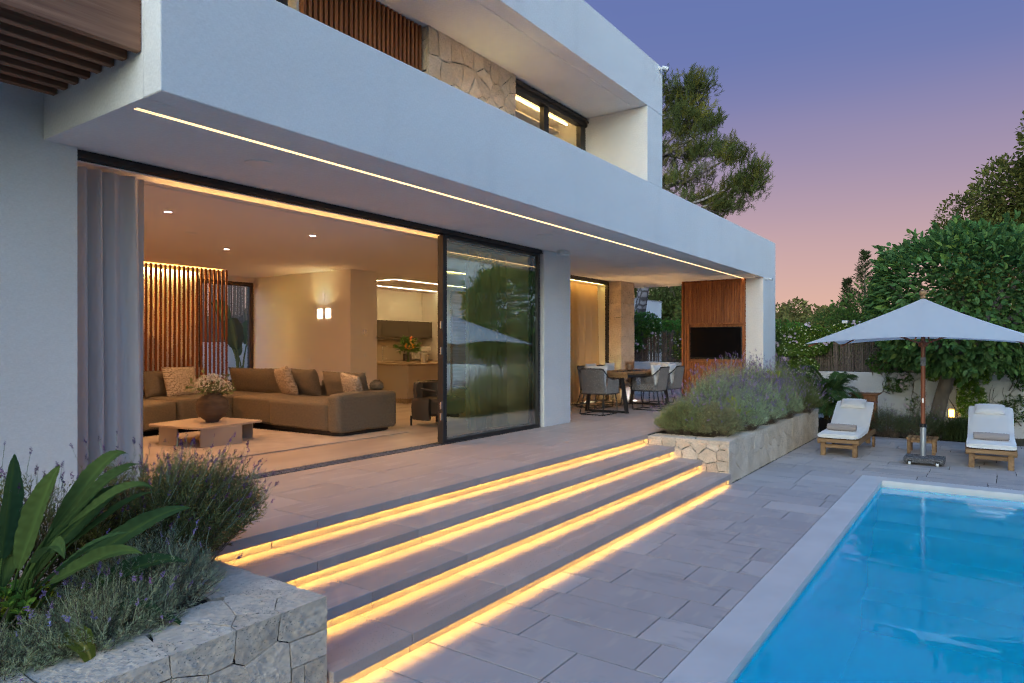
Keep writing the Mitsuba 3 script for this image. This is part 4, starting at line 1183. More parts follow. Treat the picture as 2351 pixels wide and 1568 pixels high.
def chair(label, x, y, yaw, group='dining chairs round the outdoor table'):
    k = thing('dining_chair', label, 'chair', group)
    M = trans(x, y, ZT) @ rot([0, 0, 1], yaw)
    W, zs, zb, za = 0.24, 0.37, 0.82, 0.64
    out = lambda b, n, m, s=40: b.out(f'{k}__{n}', m, s, M=M)
    for s in (-1, 1):                                      # sled frame of each side
        b = B()
        b.tube([[0.30, s * 0.19, zs], [0.30, s * 0.215, 0.20], [0.28, s * 0.23, 0.02], [0.24, s * 0.23, 0.010], [-0.26, s * 0.23, 0.010], [-0.30, s * 0.225, 0.03], [-0.24, s * 0.21, 0.20], [-0.20, s * 0.19, zs]], 0.010, 7)
        out(b, 'leg', 'black_metal')
    for q in (0.27, -0.27):
        out(B().tube([[q, -0.23, 0.010], [q, 0.23, 0.010]], 0.009, 6), 'stretcher', 'black_metal')
    b = B()
    b.tube([[0.29, -W - 0.02, zs - 0.01], [0.28, -W - 0.03, za - 0.03], [0.24, -W - 0.03, za], [0.0, -W - 0.03, za - 0.01], [-0.14, -W - 0.01, za + 0.03], [-0.26, -W, zb - 0.05], [-0.28, -W + 0.03, zb], [-0.28, W - 0.03, zb], [-0.26, W, zb - 0.05], [-0.14, W + 0.01, za + 0.03], [0.0, W + 0.03, za - 0.01], [0.24, W + 0.03, za], [0.28, W + 0.03, za - 0.03], [0.29, W + 0.02, zs - 0.01]], 0.011, 7)
    b.tube([[0.29, -W - 0.02, zs], [-0.20, -W, zs], [-0.22, 0, zs], [-0.20, W, zs], [0.29, W + 0.02, zs]], 0.010, 6)
    out(b, 'frame', 'black_metal')
    b = B()
    strands([[-0.20, -W + 0.01, zs], [-0.22, 0, zs], [-0.20, W - 0.01, zs]], [[-0.275, -W + 0.02, zb - 0.01], [-0.285, 0, zb], [-0.275, W - 0.02, zb - 0.01]], 46, 0.0045, b)
    out(b, 'rope_back', 'rope', False)
    for s in (-1, 1):
        b = B()
        strands([[-0.19, s * W, zs], [0.29, s * (W + 0.02), zs]], [[-0.15, s * (W + 0.01), za + 0.02], [0.0, s * (W + 0.03), za - 0.01], [0.24, s * (W + 0.03), za], [0.28, s * (W + 0.03), za - 0.03]], 42, 0.0045, b)
        out(b, 'rope_side', 'rope', False)
    v, f = soft_block(Polygon([(-0.15, -0.215), (0.28, -0.215), (0.28, 0.215), (-0.15, 0.215)]), zs + 0.005, zs + 0.10, 0.05, 0.04)
    out(B().add(v, f), 'seat_cushion', 'cushion_white', True)
    out(B().mesh(pillow(0.44, 0.42, 0.13, 5), place(-0.125, 0, zs + 0.30, 90, 10)), 'back_cushion', 'cushion_white', True)
    return k


chair('rope chair at the near end of the dining table, back turned', 10.86, 5.72, 2)
chair('rope chair on the window side of the dining table at the near end', 12.02, 6.42, -90)
chair('rope chair on the window side of the dining table at the far end', 12.86, 6.42, -90)
chair('rope chair on the pool side of the dining table at the near end', 12.22, 5.30, 90)
chair('rope chair on the pool side of the dining table nearest the television', 13.02, 5.30, 90)
chair('rope chair at the far head of the dining table', 13.70, 5.78, 180)
lh = thing('hurricane_lamp', 'smoked glass candle holder on the dining table', 'candle holder')
HX, HY = 12.18, 5.74
B().lathe([(0.0, TZ + 0.001), (0.05, TZ + 0.001), (0.055, TZ + 0.02), (0.05, TZ + 0.024), (0.085, TZ + 0.06), (0.095, TZ + 0.10), (0.095, TZ + 0.185)], (HX, HY, 0), 32).out(lh + '__glass', 'smoked_pane', True)
B().lathe([(0.0, TZ + 0.03), (0.035, TZ + 0.03), (0.035, TZ + 0.13), (0.0, TZ + 0.13)], (HX, HY, 0), 20).out(lh + '__candle', 'cushion_white', 35)
tr = thing('place_mat', 'dark slatted place mat in the middle of the dining table', 'place mat')
B().box(11.75, 12.75, 5.62, 5.92, TZ + 0.0005, TZ + 0.006, 0.002).out(tr, 'black_metal')
tv = thing('television', 'large flat black television in the niche of the wood wall', 'television')
B().box(14.685, 14.715, 4.30, 5.44, 1.520, 2.225, 0.005).out(tv + '__housing', 'black_plastic')
B().add([[14.6845, 4.315, 1.555], [14.6845, 5.425, 1.555], [14.6845, 5.425, 2.21], [14.6845, 4.315, 2.21]], [[0, 3, 2, 1]]).out(tv + '__screen', 'screen')
B().box(14.682, 14.6845, 4.40, 4.406, 1.533, 1.539).out(tv + '__standby_light', 'lamp_body', emitter=glow((1.0, 0.05, 0.05), 2.0))


def camera_unit(label, x, y, z):
    k = thing('security_camera', label, 'security camera')
    B().cyl([x, y, z], [x, y + 0.02, z], 0.028, n=16).out(k + '__mount', 'white_plastic', 35)
    B().tube([[x, y, z], [x + 0.01, y - 0.035, z - 0.005]], 0.010, 8).out(k + '__arm', 'white_plastic', 35)
    B().tube([[x - 0.01, y - 0.035, z], [x + 0.045, y - 0.095, z - 0.015]], 0.026, 14).out(k + '__body', 'white_plastic', 35)
    B().tube([[x + 0.044, y - 0.094, z - 0.0148], [x + 0.053, y - 0.104, z - 0.017]], 0.0245, 14).out(k + '__lens', 'black_plastic', 35)


camera_unit('white bullet camera at the top corner of the upper roof', 9.17, 3.838, 5.80)
camera_unit('white bullet camera on the white wall end beside the wood wall', 14.88, 3.838, 3.24)
se = thing('ceiling_sensor', 'small white sensor unit under the soffit beside the column', 'sensor')
B().box(8.78, 8.98, 5.22, 5.34, ZS - 0.065, ZS + 0.001, 0.01).out(se + '__body', 'white_plastic')
B().box(8.74, 8.79, 5.24, 5.32, ZS - 0.085, ZS - 0.03, 0.01).out(se + '__head', 'white_plastic')
# ------------------------------------------------------------------ garden walls, fence, pool furniture
gw = thing('garden_wall', 'low white rendered garden wall behind the loungers', 'wall')
B().box(17.0, 17.22, -7.0, 4.0, -0.1, 1.215, 0.008).out(gw, 'plaster')
gw = thing('garden_wall', 'low white rendered wall seen through the passage behind the dining table', 'wall')
B().box(17.3, 17.5, 4.02, 11.0, -0.1, 1.37, 0.008).out(gw, 'plaster')
gw = thing('garden_wall', 'white rendered garden wall along the far long side of the pool', 'wall')
B().box(-6.0, 16.99, -6.2, -6.0, -0.1, 1.2, 0.008).out(gw, 'plaster')


def reeds(label, x, y0, y1, z0, z1, seed, along_x=False):
    r = np.random.default_rng(seed)
    k = thing('reed_fence', label, 'fence')
    b = B()
    n = int((y1 - y0) / 0.021)
    for i in range(n):
        y = y0 + (y1 - y0) * (i + r.uniform(0.2, 0.8)) / n
        q = x + r.normal(0, 0.007)
        p0 = [q, y, z0 + r.uniform(0, 0.02)]
        p1 = [q + r.normal(0, 0.006), y + r.normal(0, 0.008), z1 - r.uniform(0, 0.07)]
        if along_x:
            p0, p1 = [p0[1], p0[0], p0[2]], [p1[1], p1[0], p1[2]]
        b.tube([p0, p1], r.uniform(0.008, 0.013), 5, caps=False, tone=r.random(), two=r.random())
    b.out(k + '__reeds', 'reed', True)
    labels[k + '__reeds'] = {'kind': 'stuff'}
    b = B()
    for z in (z0 + 0.15, z0 + 0.45, z1 - 0.12):
        p = [[x - 0.016, y0, z], [x - 0.016, y1, z]]
        if along_x:
            p = [[q[1], q[0], q[2]] for q in p]
        B().tube(p, 0.004, 4).out(k + '__wire', 'reed')


reeds('brown reed screen standing on the wall behind the loungers', 17.10, -7.0, 4.0, 1.215, 1.95, 3)
reeds('brown reed screen on the wall seen through the passage', 17.40, 4.05, 11.0, 1.37, 2.25, 4)

# ---- parasol
pa = thing('parasol', 'large square white parasol with a red brown wooden pole beside the pool', 'parasol')
QX, QY, A_, ZE, ZA = 12.15, 0.80, 1.41, 1.835, 2.545
b = B()
N = 26
for s in range(4):
    P = np.zeros((N, N, 3))
    for i, t in enumerate(np.linspace(0, 1, N)):              # t: apex to edge
        for j, w in enumerate(np.linspace(-1, 1, N)):
            edge = ZE + 0.095 * (1 - abs(w) ** 1.7)
            rad = t * A_ * (1 - 0.02 * (1 - w * w) * t)
            z = ZA + (edge - ZA) * (t ** 0.93) - 0.025 * math.sin(math.pi * t) * (1 - abs(w))
            P[i, j] = [rad, rad * w, z]
    M = rot([0, 0, 1], 90 * s)
    P = P @ M[:3, :3].T + [QX, QY, 0]
    b.grid(P)
b.out(pa + '__canopy', 'canvas', 30)
for s in range(8):
    a = math.radians(45 * s)
    L = A_ * (1.414 if s % 2 else 1.0) * 0.97
    zt = ZE + (0.0 if s % 2 else 0.092)
    f = lambda t: [QX + L * t * math.cos(a), QY + L * t * math.sin(a), ZA - 0.035 + (zt - ZA) * (t ** 0.93)]
    B().tube([f(0.03), f(0.25), f(0.5), f(0.75), f(1.0)], 0.012, 6).out(pa + '__rib', 'wood_red', 40)
    B().tube([[QX + 0.05 * math.cos(a), QY + 0.05 * math.sin(a), 1.84], f(0.52)], 0.010, 6).out(pa + '__strut', 'wood_red', 40)
B().cyl([QX, QY, 0.50], [QX, QY, 2.52], 0.030, n=20).out(pa + '__pole', 'wood_red', 35)
B().lathe([(0.03, 1.79), (0.065, 1.80), (0.068, 1.86), (0.03, 1.88)], (QX, QY, 0), 16).out(pa + '__hub', 'wood_red', 35)
B().lathe([(0.0, 2.54), (0.045, 2.54), (0.042, 2.56), (0.026, 2.572), (0.028, 2.58), (0.050, 2.60), (0.055, 2.625), (0.047, 2.652), (0.025, 2.668), (0.0, 2.672)], (QX, QY, 0), 24).out(pa + '__finial', 'teak', True)
b = B()
for k in range(14):
    b.tube([[QX + 0.033 * math.cos(t), QY + 0.033 * math.sin(t), 1.50 + 0.0095 * k + 0.001 * t] for t in np.linspace(0, TAU, 13)], 0.0052, 5, caps=False)
b.out(pa + '__cord', 'rope', True)
B().box(QX - 0.0345, QX - 0.0335 + 0.002, QY - 0.013, QY + 0.013, 0.93, 1.0).out(pa + '__tag', 'white_plastic')
bs = thing('granite_weight', 'grey granite block with a galvanised tube that holds the parasol pole', 'parasol weight')
B().box(QX - 0.27, QX + 0.13, QY - 0.29, QY + 0.24, 0.03, 0.115, 0.012).out(bs + '__block', 'granite')
B().cyl([QX, QY, 0.11], [QX, QY, 0.56], 0.042, n=20).out(bs + '__tube', 'galvanised', 35)
B().lathe([(0.031, 0.555), (0.05, 0.555), (0.05, 0.60), (0.031, 0.61)], (QX, QY, 0), 20).out(bs + '__collar', 'black_plastic', 35)
for y in (QY - 0.20, QY + 0.16):
    B().cyl([QX - 0.255, y - 0.018, 0.028], [QX - 0.255, y + 0.018, 0.028], 0.028, n=16).out(bs + '__wheel', 'white_plastic', 35)
    B().box(QX - 0.274, QX - 0.20, y - 0.03, y + 0.03, 0.032, 0.075).out(bs + '__wheel_slot', 'black_plastic')


# ---- loungers
def lounger(label, x, y, lean, towel_label, pillow_label, seed):
    k = thing('sun_lounger', label, 'sun lounger')
    W = 0.31
    q = lambda n, *a, mat='teak', **kw: B().box(x + a[0], x + a[1], y + a[2], y + a[3], a[4], a[5], 0.004, tone=rng.random(), two=rng.random(), **kw).out(f'{k}__{n}', mat)
    for s in (-1, 1):
        q('rail', 0.0, 1.95, *sorted((s * W, s * (W - 0.035))), 0.20, 0.285)
        q('leg', 0.04, 0.12, *sorted((s * (W - 0.037), s * (W - 0.11))), 0.0, 0.20 if False else 0.27)
        q('leg', 1.50, 1.58, *sorted((s * (W - 0.037), s * (W - 0.11))), 0.06, 0.27)
        B().cyl([x + 1.54, y + s * (W + 0.004), 0.095], [x + 1.54, y + s * (W + 0.034), 0.095], 0.095, n=28).out(k + '__wheel', 'teak', 35)
    q('crossbar', 0.04, 0.08, -W + 0.11, W - 0.11, 0.13, 0.19, mat='teak_cross')
    q('end_rail', -0.04, 0.0, -W, W, 0.225, 0.285, mat='teak_cross')
    for j in range(11):
        q('slat', 0.01 + 0.085 * j, 0.075 + 0.085 * j, -W + 0.036, W - 0.036, 0.262, 0.284, mat='teak_cross')
    # mattress: flat part, then the raised back
    prof = []
    lx, bx = 0.98, 0.0
    path = [(-0.05, 0.335), (0.25, 0.335), (0.6, 0.335), (0.88, 0.338)]
    th = math.radians(lean)
    for t in np.linspace(0, 1, 7):
        a = th * t
        prev = path[-1]
        path.append((prev[0] + 0.042 * math.cos(a), prev[1] + 0.042 * math.sin(a)))
    for t in range(5):
        prev = path[-1]
        path.append((prev[0] + 0.145 * math.cos(th), prev[1] + 0.145 * math.sin(th)))
    path = np.array(path)
    tan = np.gradient(path, axis=0)
    tan /= np.linalg.norm(tan, axis=1, keepdims=True)
    nor = np.c_[-tan[:, 1], tan[:, 0]]
    ny = 15
    Y = np.linspace(-1, 1, ny)
    r = np.random.default_rng(seed)
    top, bot = [], []
    for i in range(len(path)):
        e = 0.62 if i in (0, len(path) - 1) else 1.0
        tt = 0.052 * e * (1 - np.abs(Y) ** 10 * 0.45)
        wy = Y * (W - 0.005) * (1 if e == 1 else 0.985)
        wr = 0.003 * r.normal(0, 1, ny)
        top.append(np.c_[path[i, 0] + nor[i, 0] * (tt + wr), wy, path[i, 1] + nor[i, 1] * (tt + wr)])
        bot.append(np.c_[path[i, 0] - nor[i, 0] * tt, wy, path[i, 1] - nor[i, 1] * tt])
    top, bot = np.array(top), np.array(bot)
    b = B()
    b.grid(top[:, ::-1])
    b.grid(bot)
    for sl in ((slice(None), 0), (slice(None), -1)):
        b.grid(np.stack([top[sl], bot[sl]], 1))
    for i in (0, -1):
        b.grid(np.stack([top[i], bot[i]], 1))
    m = trimesh.Trimesh(np.vstack(b.v), np.vstack(b.f), process=False)
    m.merge_vertices(digits_vertex=5)
    B().mesh(m, trans(x, y, 0)).out(k + '__mattress', 'cushion_white', 50)
    end = path[-1]
    mid = path[-3]
    for s in (-1, 1):
        b = B()
        p0 = path[4] - nor[4] * 0.075
        p1 = end - nor[-1] * 0.075
        b.tube([[x + p0[0], y + s * (W - 0.02), p0[1]], [x + p1[0], y + s * (W - 0.02), p1[1]]], 0.02, 4)
        b.out(k + '__back_rail', 'teak')
        b = B()
        pm = path[-4] - nor[-4] * 0.09
        b.tube([[x + pm[0], y + s * (W - 0.06), pm[1]], [x + 1.55, y + s * (W - 0.06), 0.25]], 0.014, 4)
        b.out(k + '__prop', 'teak')
    pk = thing('pillow', pillow_label, 'pillow')
    pp = path[-2] + nor[-2] * 0.10
    B().mesh(pillow(0.42, 0.27, 0.11, seed), trans(x + pp[0], y + 0.01, pp[1] - 0.02) @ rot([0, 1, 0], -(lean)) @ rot([0, 0, 1], 90) @ rot([1, 0, 0], -90)).out(pk, 'cushion_white', True)
    tk_ = thing('towel', towel_label, 'towel')
    b = B()
    for rr_, z in ((0.062, 0.0),):
        n = 22
        ys = np.array([-0.22, -0.218, -0.21, 0.0, 0.21, 0.218, 0.22])
        rs = np.array([0.02, 0.05, 0.058, 0.062, 0.058, 0.05, 0.02])
        P = np.array([[[x + 0.33 + q_ * 1.15 * math.cos(a), y + yy, 0.447 + q_ * 0.92 * math.sin(a)] for a in np.linspace(0, TAU, n)] for yy, q_ in zip(ys, rs)])
        b.grid(P)
        for i in (0, -1):
            c = P[i].mean(0)
            b.add(np.vstack([P[i], [c]]), [[j, (j + 1) % n, n] for j in range(n)])
        sp = [[x + 0.33 + 1.12 * q_ * math.cos(a), y - 0.2205, 0.447 + 0.9 * q_ * math.sin(a)] for a, q_ in zip(np.linspace(0, 3 * TAU, 40), np.linspace(0.054, 0.008, 40))]
        b.tube(sp, 0.003, 4)
    b.out(tk_, 'towel', True)


lounger('white cushioned wooden sun lounger left of the parasol beside the stone planter', 12.06, 1.98, 29, 'rolled grey towel on the foot end of the left lounger', 'white pillow on the raised back of the left lounger', 2)
lounger('white cushioned wooden sun lounger right of the parasol at the picture edge', 12.10, -0.055, 29, 'rolled grey towel on the foot end of the right lounger', 'white pillow on the raised back of the right lounger', 3)
sd = thing('side_table', 'small slatted wooden side table between the two loungers', 'side table')
for k in range(6):
    B().box(13.10, 13.58, 0.665 + 0.076 * k, 0.665 + 0.076 * k + 0.066, 0.235, 0.262, 0.003, tone=rng.random(), two=rng.random()).out(sd + '__slat', 'teak')
for a in (13.12, 13.50):
    for c in (0.69, 1.045):
        B().box(a, a + 0.05, c, c + 0.05, 0.0, 0.234, 0.003, tone=rng.random()).out(sd + '__leg', 'wood_red' if False else 'teak')
    B().box(a + 0.005, a + 0.045, 0.741, 1.044, 0.19, 0.233, 0.003).out(sd + '__apron', 'teak_cross')
# slatted cabinet by the wall
cb = thing('slatted_cabinet', 'dark brown slatted wooden cabinet with a lid against the garden wall', 'cabinet')
B().box(15.55, 15.95, 1.86, 2.30, 0.0, 0.80).out(cb + '__body', 'wood_upright')
for k in range(8):
    B().box(15.525, 15.549, 1.84, 2.32, 0.06 + 0.088 * k, 0.135 + 0.088 * k, 0.004, M=None, tone=rng.random()).out(cb + '__slat', 'teak_cross' if False else 'wood_upright')
B().box(15.49, 16.0, 1.80, 2.36, 0.801, 0.825, 0.004).out(cb + '__lid', 'wood_upright')
# garden lamp on the wall
gl = thing('wall_lamp', 'small glowing bulkhead lamp low on the garden wall behind the tree', 'lamp')
B().box(16.965, 16.999, 0.54, 0.67, 0.28, 0.49, 0.006).out(gl + '__backplate', 'lamp_body')
B().box(16.93, 16.964, 0.565, 0.645, 0.31, 0.46, 0.008).out(gl + '__lens', 'lamp_body', emitter=glow((1.0, 0.50, 0.10), 14.0))
sb = thing('spotlight', 'small white garden camera on a dark post above the hedge', 'camera')
B().cyl([17.05, 2.55, 2.10], [17.05, 2.55, 2.38], 0.03, n=10).out(sb + '__post', 'black_plastic', 35)
B().box(16.92, 17.10, 2.58, 2.70, 2.32, 2.39, 0.01).out(sb + '__body', 'white_plastic')
# neighbour's houses
nh = thing('neighbour_house', 'flat roofed white house behind the hedge seen through the passage', 'house')
B().box(20.0, 30.0, 12.50, 12.9, 3.08, 3.86).out(nh + '__fascia', 'plaster')
B().box(20.0, 30.0, 12.901, 20.0, 3.10, 3.84).out(nh + '__roof', 'plaster')
B().box(19.98, 30.03, 12.47, 20.0, 3.861, 3.90).out(nh + '__coping', 'grey_plastic')
B().box(29.55, 30.0, 12.50, 20.0, -0.1, 3.079).out(nh + '__wall', 'plaster')
B().box(20.0, 29.55, 14.2, 14.4, -0.1, 3.10).out(nh + '__inner_wall', 'plaster')
B().box(20.0, 29.55, 12.6, 14.2, -0.1, 0.6).out(nh + '__plinth', 'plaster')
for k in range(5):
    wn = f'{nh}__window' + (f'_{k:03d}' if k else '')
    x0 = 27.3 - 1.9 * k
    b = B()
    b.box(x0, x0 + 0.09, 13.0, 13.08, 0.6, 3.08)
    b.box(x0 + 1.8, x0 + 1.89, 13.0, 13.08, 0.6, 3.08)
    b.box(x0 + 0.09, x0 + 1.8, 13.0, 13.08, 2.98, 3.08)
    b.out(wn + '__frame', 'black_metal')
    B().add([[x0 + 0.09, 13.04, 0.6], [x0 + 1.8, 13.04, 0.6], [x0 + 1.8, 13.04, 2.98], [x0 + 0.09, 13.04, 2.98]], [[0, 1, 2, 3]]).out(wn + '__pane', 'pane')
nh = thing('neighbour_house', 'white two storey house with blue shutters mirrored in the sliding glass', 'house')
NM = trans(21.4, -7.4, 0) @ rot([0, 0, 1], 38)              # its front looks towards the pool and the evening sky
B().box(-9.0, 9.0, -8.0, -0.05, -0.1, 5.6, M=NM).out(nh + '__wall', 'plaster')
B().box(-9.2, 9.2, -8.2, 0.15, 5.61, 5.85, M=NM).out(nh + '__roof', 'plaster')
for k, x in enumerate((-5.6, -0.55, 4.6)):
    sh = f'{nh}__shutter' + (f'_{k:03d}' if k else '')
    b = B()
    for q in ((x, x + 1.1, 3.6, 3.66), (x, x + 1.1, 5.0, 5.06), (x, x + 0.06, 3.66, 5.0), (x + 1.04, x + 1.1, 3.66, 5.0)):
        b.box(q[0], q[1], -0.049, 0.01, q[2], q[3], M=NM)
    b.out(sh + '__frame', 'grey_plastic')
    for j in range(18):
        B().box(x + 0.06, x + 1.04, -0.049, -0.01, 3.675 + 0.0735 * j, 3.72 + 0.0735 * j, M=NM).out(sh + '__slat', 'grey_plastic')
# ------------------------------------------------------------------ plants
def unit(d):
    return d / (np.linalg.norm(d, axis=-1, keepdims=True) + 1e-9)


def frames2(d, nrm):
    """x axis along d, z axis as close to nrm as possible."""
    x = unit(d)
    z = unit(nrm - (nrm * x).sum(-1, keepdims=True) * x)
    return np.stack([x, np.cross(z, x), z], -1)


FOLD = (np.array([[0, 0, 0], [0.42, 0.5, 0.10], [1, 0, -0.06], [0.42, -0.5, 0.10], [0.45, 0, -0.02]]), np.array([[0, 4, 1], [1, 4, 2], [2, 4, 3], [3, 4, 0]]))
QUAD = (np.array([[0, 0, 0], [0.5, 0.5, 0.05], [1, 0, 0], [0.5, -0.5, 0.05]]), np.array([[0, 1, 2], [0, 2, 3]]))
STAR_A = np.arange(5) * TAU / 5


def flowers(pos, nrm, size, base, r):
    """Small five-petalled flowers."""
    n = len(pos)
    a = STAR_A[None] + r.uniform(0, 1, (n, 1))
    X, Y, Z = *np.moveaxis(frames2(np.cross(nrm, r.normal(0, 1, (n, 3))), nrm), -1, 0),
    d = X[:, None] * np.cos(a)[..., None] + Y[:, None] * np.sin(a)[..., None] + 0.25 * Z[:, None]
    d = d.reshape(-1, 3)
    s = np.repeat(size, 5)
    return scatter(*QUAD, frames2(d, np.repeat(nrm, 5, 0)), np.repeat(pos, 5, 0), np.c_[s, s * 0.75, s], np.repeat(shade(base, n, r, 0.12, 0.04), 5, 0))


def mesh_out(key, parts, mat):
    b = B()
    for v, f, c in parts:
        b.add(v, f, color=c)
    return b.out(key, mat, False, col=True)


# ---- lavender
def lavender(label, at, rad, h, shoots, seed, leaf=0.030, leaves=20, green=(0.105, 0.135, 0.085), flower=0.30, purple=(0.15, 0.095, 0.27), lean=(0, 0), wood=0.10, group=None, name='lavender', spike=0.16, head=0.032, wide=0.13, dens=0.42, flat=1.0, brown=0.12):
    r = np.random.default_rng(seed)
    k = thing(name, label, 'lavender', group)
    at = np.array(at, float)
    n = shoots
    a = r.uniform(0, TAU, n)
    q = np.sqrt(r.uniform(0, 1, n))
    base = at + np.c_[np.cos(a) * q * rad[0] * 0.45, np.sin(a) * q * rad[1] * 0.45, np.zeros(n)]
    hz = np.sqrt(np.maximum(0.02, 1 - (q * 0.93) ** 2)) ** flat
    wob = 0.80 + 0.38 * meshkit.fbm(np.c_[np.cos(a) * q * 2.2 + seed, np.sin(a) * q * 2.2, np.zeros(n)], 2, seed)
    tip = at + np.c_[np.cos(a) * q * rad[0] + lean[0], np.sin(a) * q * rad[1] + lean[1], h * hz * wob * r.uniform(0.78, 1.08, n)]
    mid = base * 0.5 + tip * 0.5 + np.c_[r.normal(0, 0.02, (n, 2)), 0.10 * h * np.ones(n)]
    t = r.uniform(1 - dens, 1.0, (n, leaves)) if False else np.tile(np.linspace(1 - dens, 1.0, leaves), (n, 1)) + r.normal(0, 0.01, (n, leaves))
    bez = lambda s: ((1 - s) ** 2)[..., None] * base[:, None] + (2 * s * (1 - s))[..., None] * mid[:, None] + (s ** 2)[..., None] * tip[:, None]
    tang = unit((2 * (1 - t))[..., None] * (mid - base)[:, None] + (2 * t)[..., None] * (tip - mid)[:, None])
    p = bez(t).reshape(-1, 3)
    tg = tang.reshape(-1, 3)
    side = unit(np.cross(tg, r.normal(0, 1, tg.shape)))
    rise = (0.65 + 0.75 * np.clip((t.reshape(-1, 1) - (1 - dens)) / dens, 0, 1) ** 2)
    d = unit(side + tg * rise)
    m = len(p)
    L = leaf * r.uniform(0.65, 1.2, m) * (1.1 - 0.45 * np.clip((t.ravel() - 0.85) / 0.15, 0, 1))
    tone = np.repeat(np.exp(r.normal(0, 0.16, n)) * (0.75 + 0.5 * meshkit.noise(tip * 5.0, seed)), leaves)[:, None]
    col = np.array(green)[None] * tone * np.exp(r.normal(0, 0.10, (m, 1))) * np.exp(r.normal(0, 0.04, (m, 3)))
    dead = (r.random(m) < brown * (1.6 - 1.5 * (t.ravel() - (1 - dens)) / dens))
    col[dead] = shade((0.13, 0.095, 0.06), int(dead.sum()), r)
    parts = [scatter(*BLADE, frames2(d, unit(r.normal(0, 1, d.shape) + [0, 0, 0.8])), p, np.c_[L, L * wide, L], np.clip(col, 0.004, 0.8))]
    mesh_out(k + '__foliage', parts, 'leaf_matte')
    b = B()
    pick = np.nonzero(r.random(n) < wood + 0.25)[0]
    for i in pick:
        s = np.linspace(0, 0.97, 5)
        pts = ((1 - s) ** 2)[:, None] * base[i] + (2 * s * (1 - s))[:, None] * mid[i] + (s ** 2)[:, None] * tip[i]
        b.tube(pts, np.linspace(0.0035, 0.0012, 5), 3, caps=False, color=np.array([0.16, 0.12, 0.09]) * r.uniform(0.6, 1.3))
    b.out(k + '__stems', 'tinted', False, col=True)
    pick = np.nonzero((r.random(n) < flower) & (hz * wob > 0.30))[0]
    if len(pick):
        out = unit(tip[pick] - mid[pick] + np.c_[r.normal(0, 0.05, (len(pick), 2)), np.full(len(pick), 0.06)])
        sl = spike * r.uniform(0.5, 1.25, len(pick))
        end = tip[pick] + out * sl[:, None]
        b = B()
        for p0, p1 in zip(tip[pick], end):
            b.tube([p0, (p0 + p1) / 2 + r.normal(0, 0.003, 3), p1], 0.0011 if head < 0.03 else 0.0014, 3, caps=False, color=np.array([0.34, 0.37, 0.22]) * r.uniform(0.7, 1.2))
        b.out(k + '__flower_stalks', 'tinted', False, col=True)
        labels[k + '__flower_stalks'] = {'kind': 'stuff'}
        labels[k + '__flower_heads'] = {'kind': 'stuff'}
        m = 12
        u = np.tile(np.linspace(0, 1, m), (len(pick), 1))
        hl = head * r.uniform(0.7, 1.3, len(pick))
        pp = (end[:, None] + out[:, None] * (u * hl[:, None])[..., None]).reshape(-1, 3)
        od = np.repeat(out, m, 0)
        dd = unit(unit(np.cross(od, r.normal(0, 1, od.shape))) + 0.7 * od)
        s = np.repeat(hl, m) * 0.38 * r.uniform(0.7, 1.2, len(pp)) * np.tile(np.linspace(1.1, 0.6, m), len(pick))
        cc = np.repeat(shade(purple, len(pick), r, 0.35, 0.10), m, 0) * np.exp(r.normal(0, 0.2, (len(pp), 1)))
        mesh_out(k + '__flower_heads', [scatter(*QUAD, frames2(dd, r.normal(0, 1, dd.shape)), pp, np.c_[s, s * 0.75, s], np.clip(cc, 0.004, 0.9))], 'leaf_matte')
    return k


GL = 'lavender bushes filling the long planter'
spots = [(9.30, 3.52, 0.42, 0.40, 0.47, (0.17, 0.20, 0.11)), (9.42, 3.12, 0.45, 0.36, 0.42, (0.19, 0.19, 0.125)), (10.15, 3.45, 0.55, 0.46, 0.74, (0.25, 0.325, 0.24)), (10.25, 3.02, 0.55, 0.36, 0.56, (0.26, 0.33, 0.245)),
         (11.15, 3.45, 0.62, 0.46, 0.86, (0.26, 0.33, 0.245)), (11.25, 3.00, 0.6, 0.36, 0.62, (0.27, 0.34, 0.255)), (12.2, 3.42, 0.62, 0.48, 0.86, (0.22, 0.28, 0.20)), (12.3, 2.98, 0.6, 0.38, 0.62, (0.22, 0.28, 0.20)), (13.3, 3.3, 0.62, 0.5, 0.84, (0.17, 0.22, 0.14)), (13.6, 2.95, 0.6, 0.42, 0.62, (0.10, 0.135, 0.06))]
LL = ['olive green lavender at the left end of the long planter beside the terrace', 'brownish lavender over the left front corner of the long planter', 'tall silvery lavender second from the left at the back of the planter', 'silvery lavender behind the front rim of the planter near the steps',
      'tallest flowering lavender in front of the wood wall and television', 'pale silvery lavender spilling over the middle of the planter rim', 'flowering lavender below the white wall end of the villa', 'green lavender over the planter rim opposite the pool corner', 'dark lavender near the far end of the planter before the palm', 'dark green lavender overhanging the far planter rim by the lounger']
for i, (x, y, rx, ry, h, g) in enumerate(spots):
    lavender(LL[i], (x, y, 0.50), (rx * 1.08, ry * 1.10), h * 1.12, 1150, 100 + i, leaf=0.044, leaves=18, green=g, flower=0.17 if i not in (0, 1) else 0.04, wide=0.14, spike=0.17, head=0.045, dens=0.5, purple=(0.15, 0.105, 0.28))
for i, (x, y, lab) in enumerate(((13.8, 1.75, 0), (15.35, 1.62, 'grey green lavender shrub in the bed behind the left lounger'), (15.4, 1.15, 'bushy lavender shrub left of the ficus trunk behind the side table'), (15.9, 0.95, 'low lavender shrub against the wall beside the ficus trunk'))):
    if lab:
        lavender(lab, (x, y, 0.0), (0.55, 0.42), 0.66 - 0.06 * i, 520, 130 + i, leaf=0.035, leaves=16, green=(0.06, 0.085, 0.05), flower=0.06, dens=0.6, name='lavender_shrub', wide=0.15)
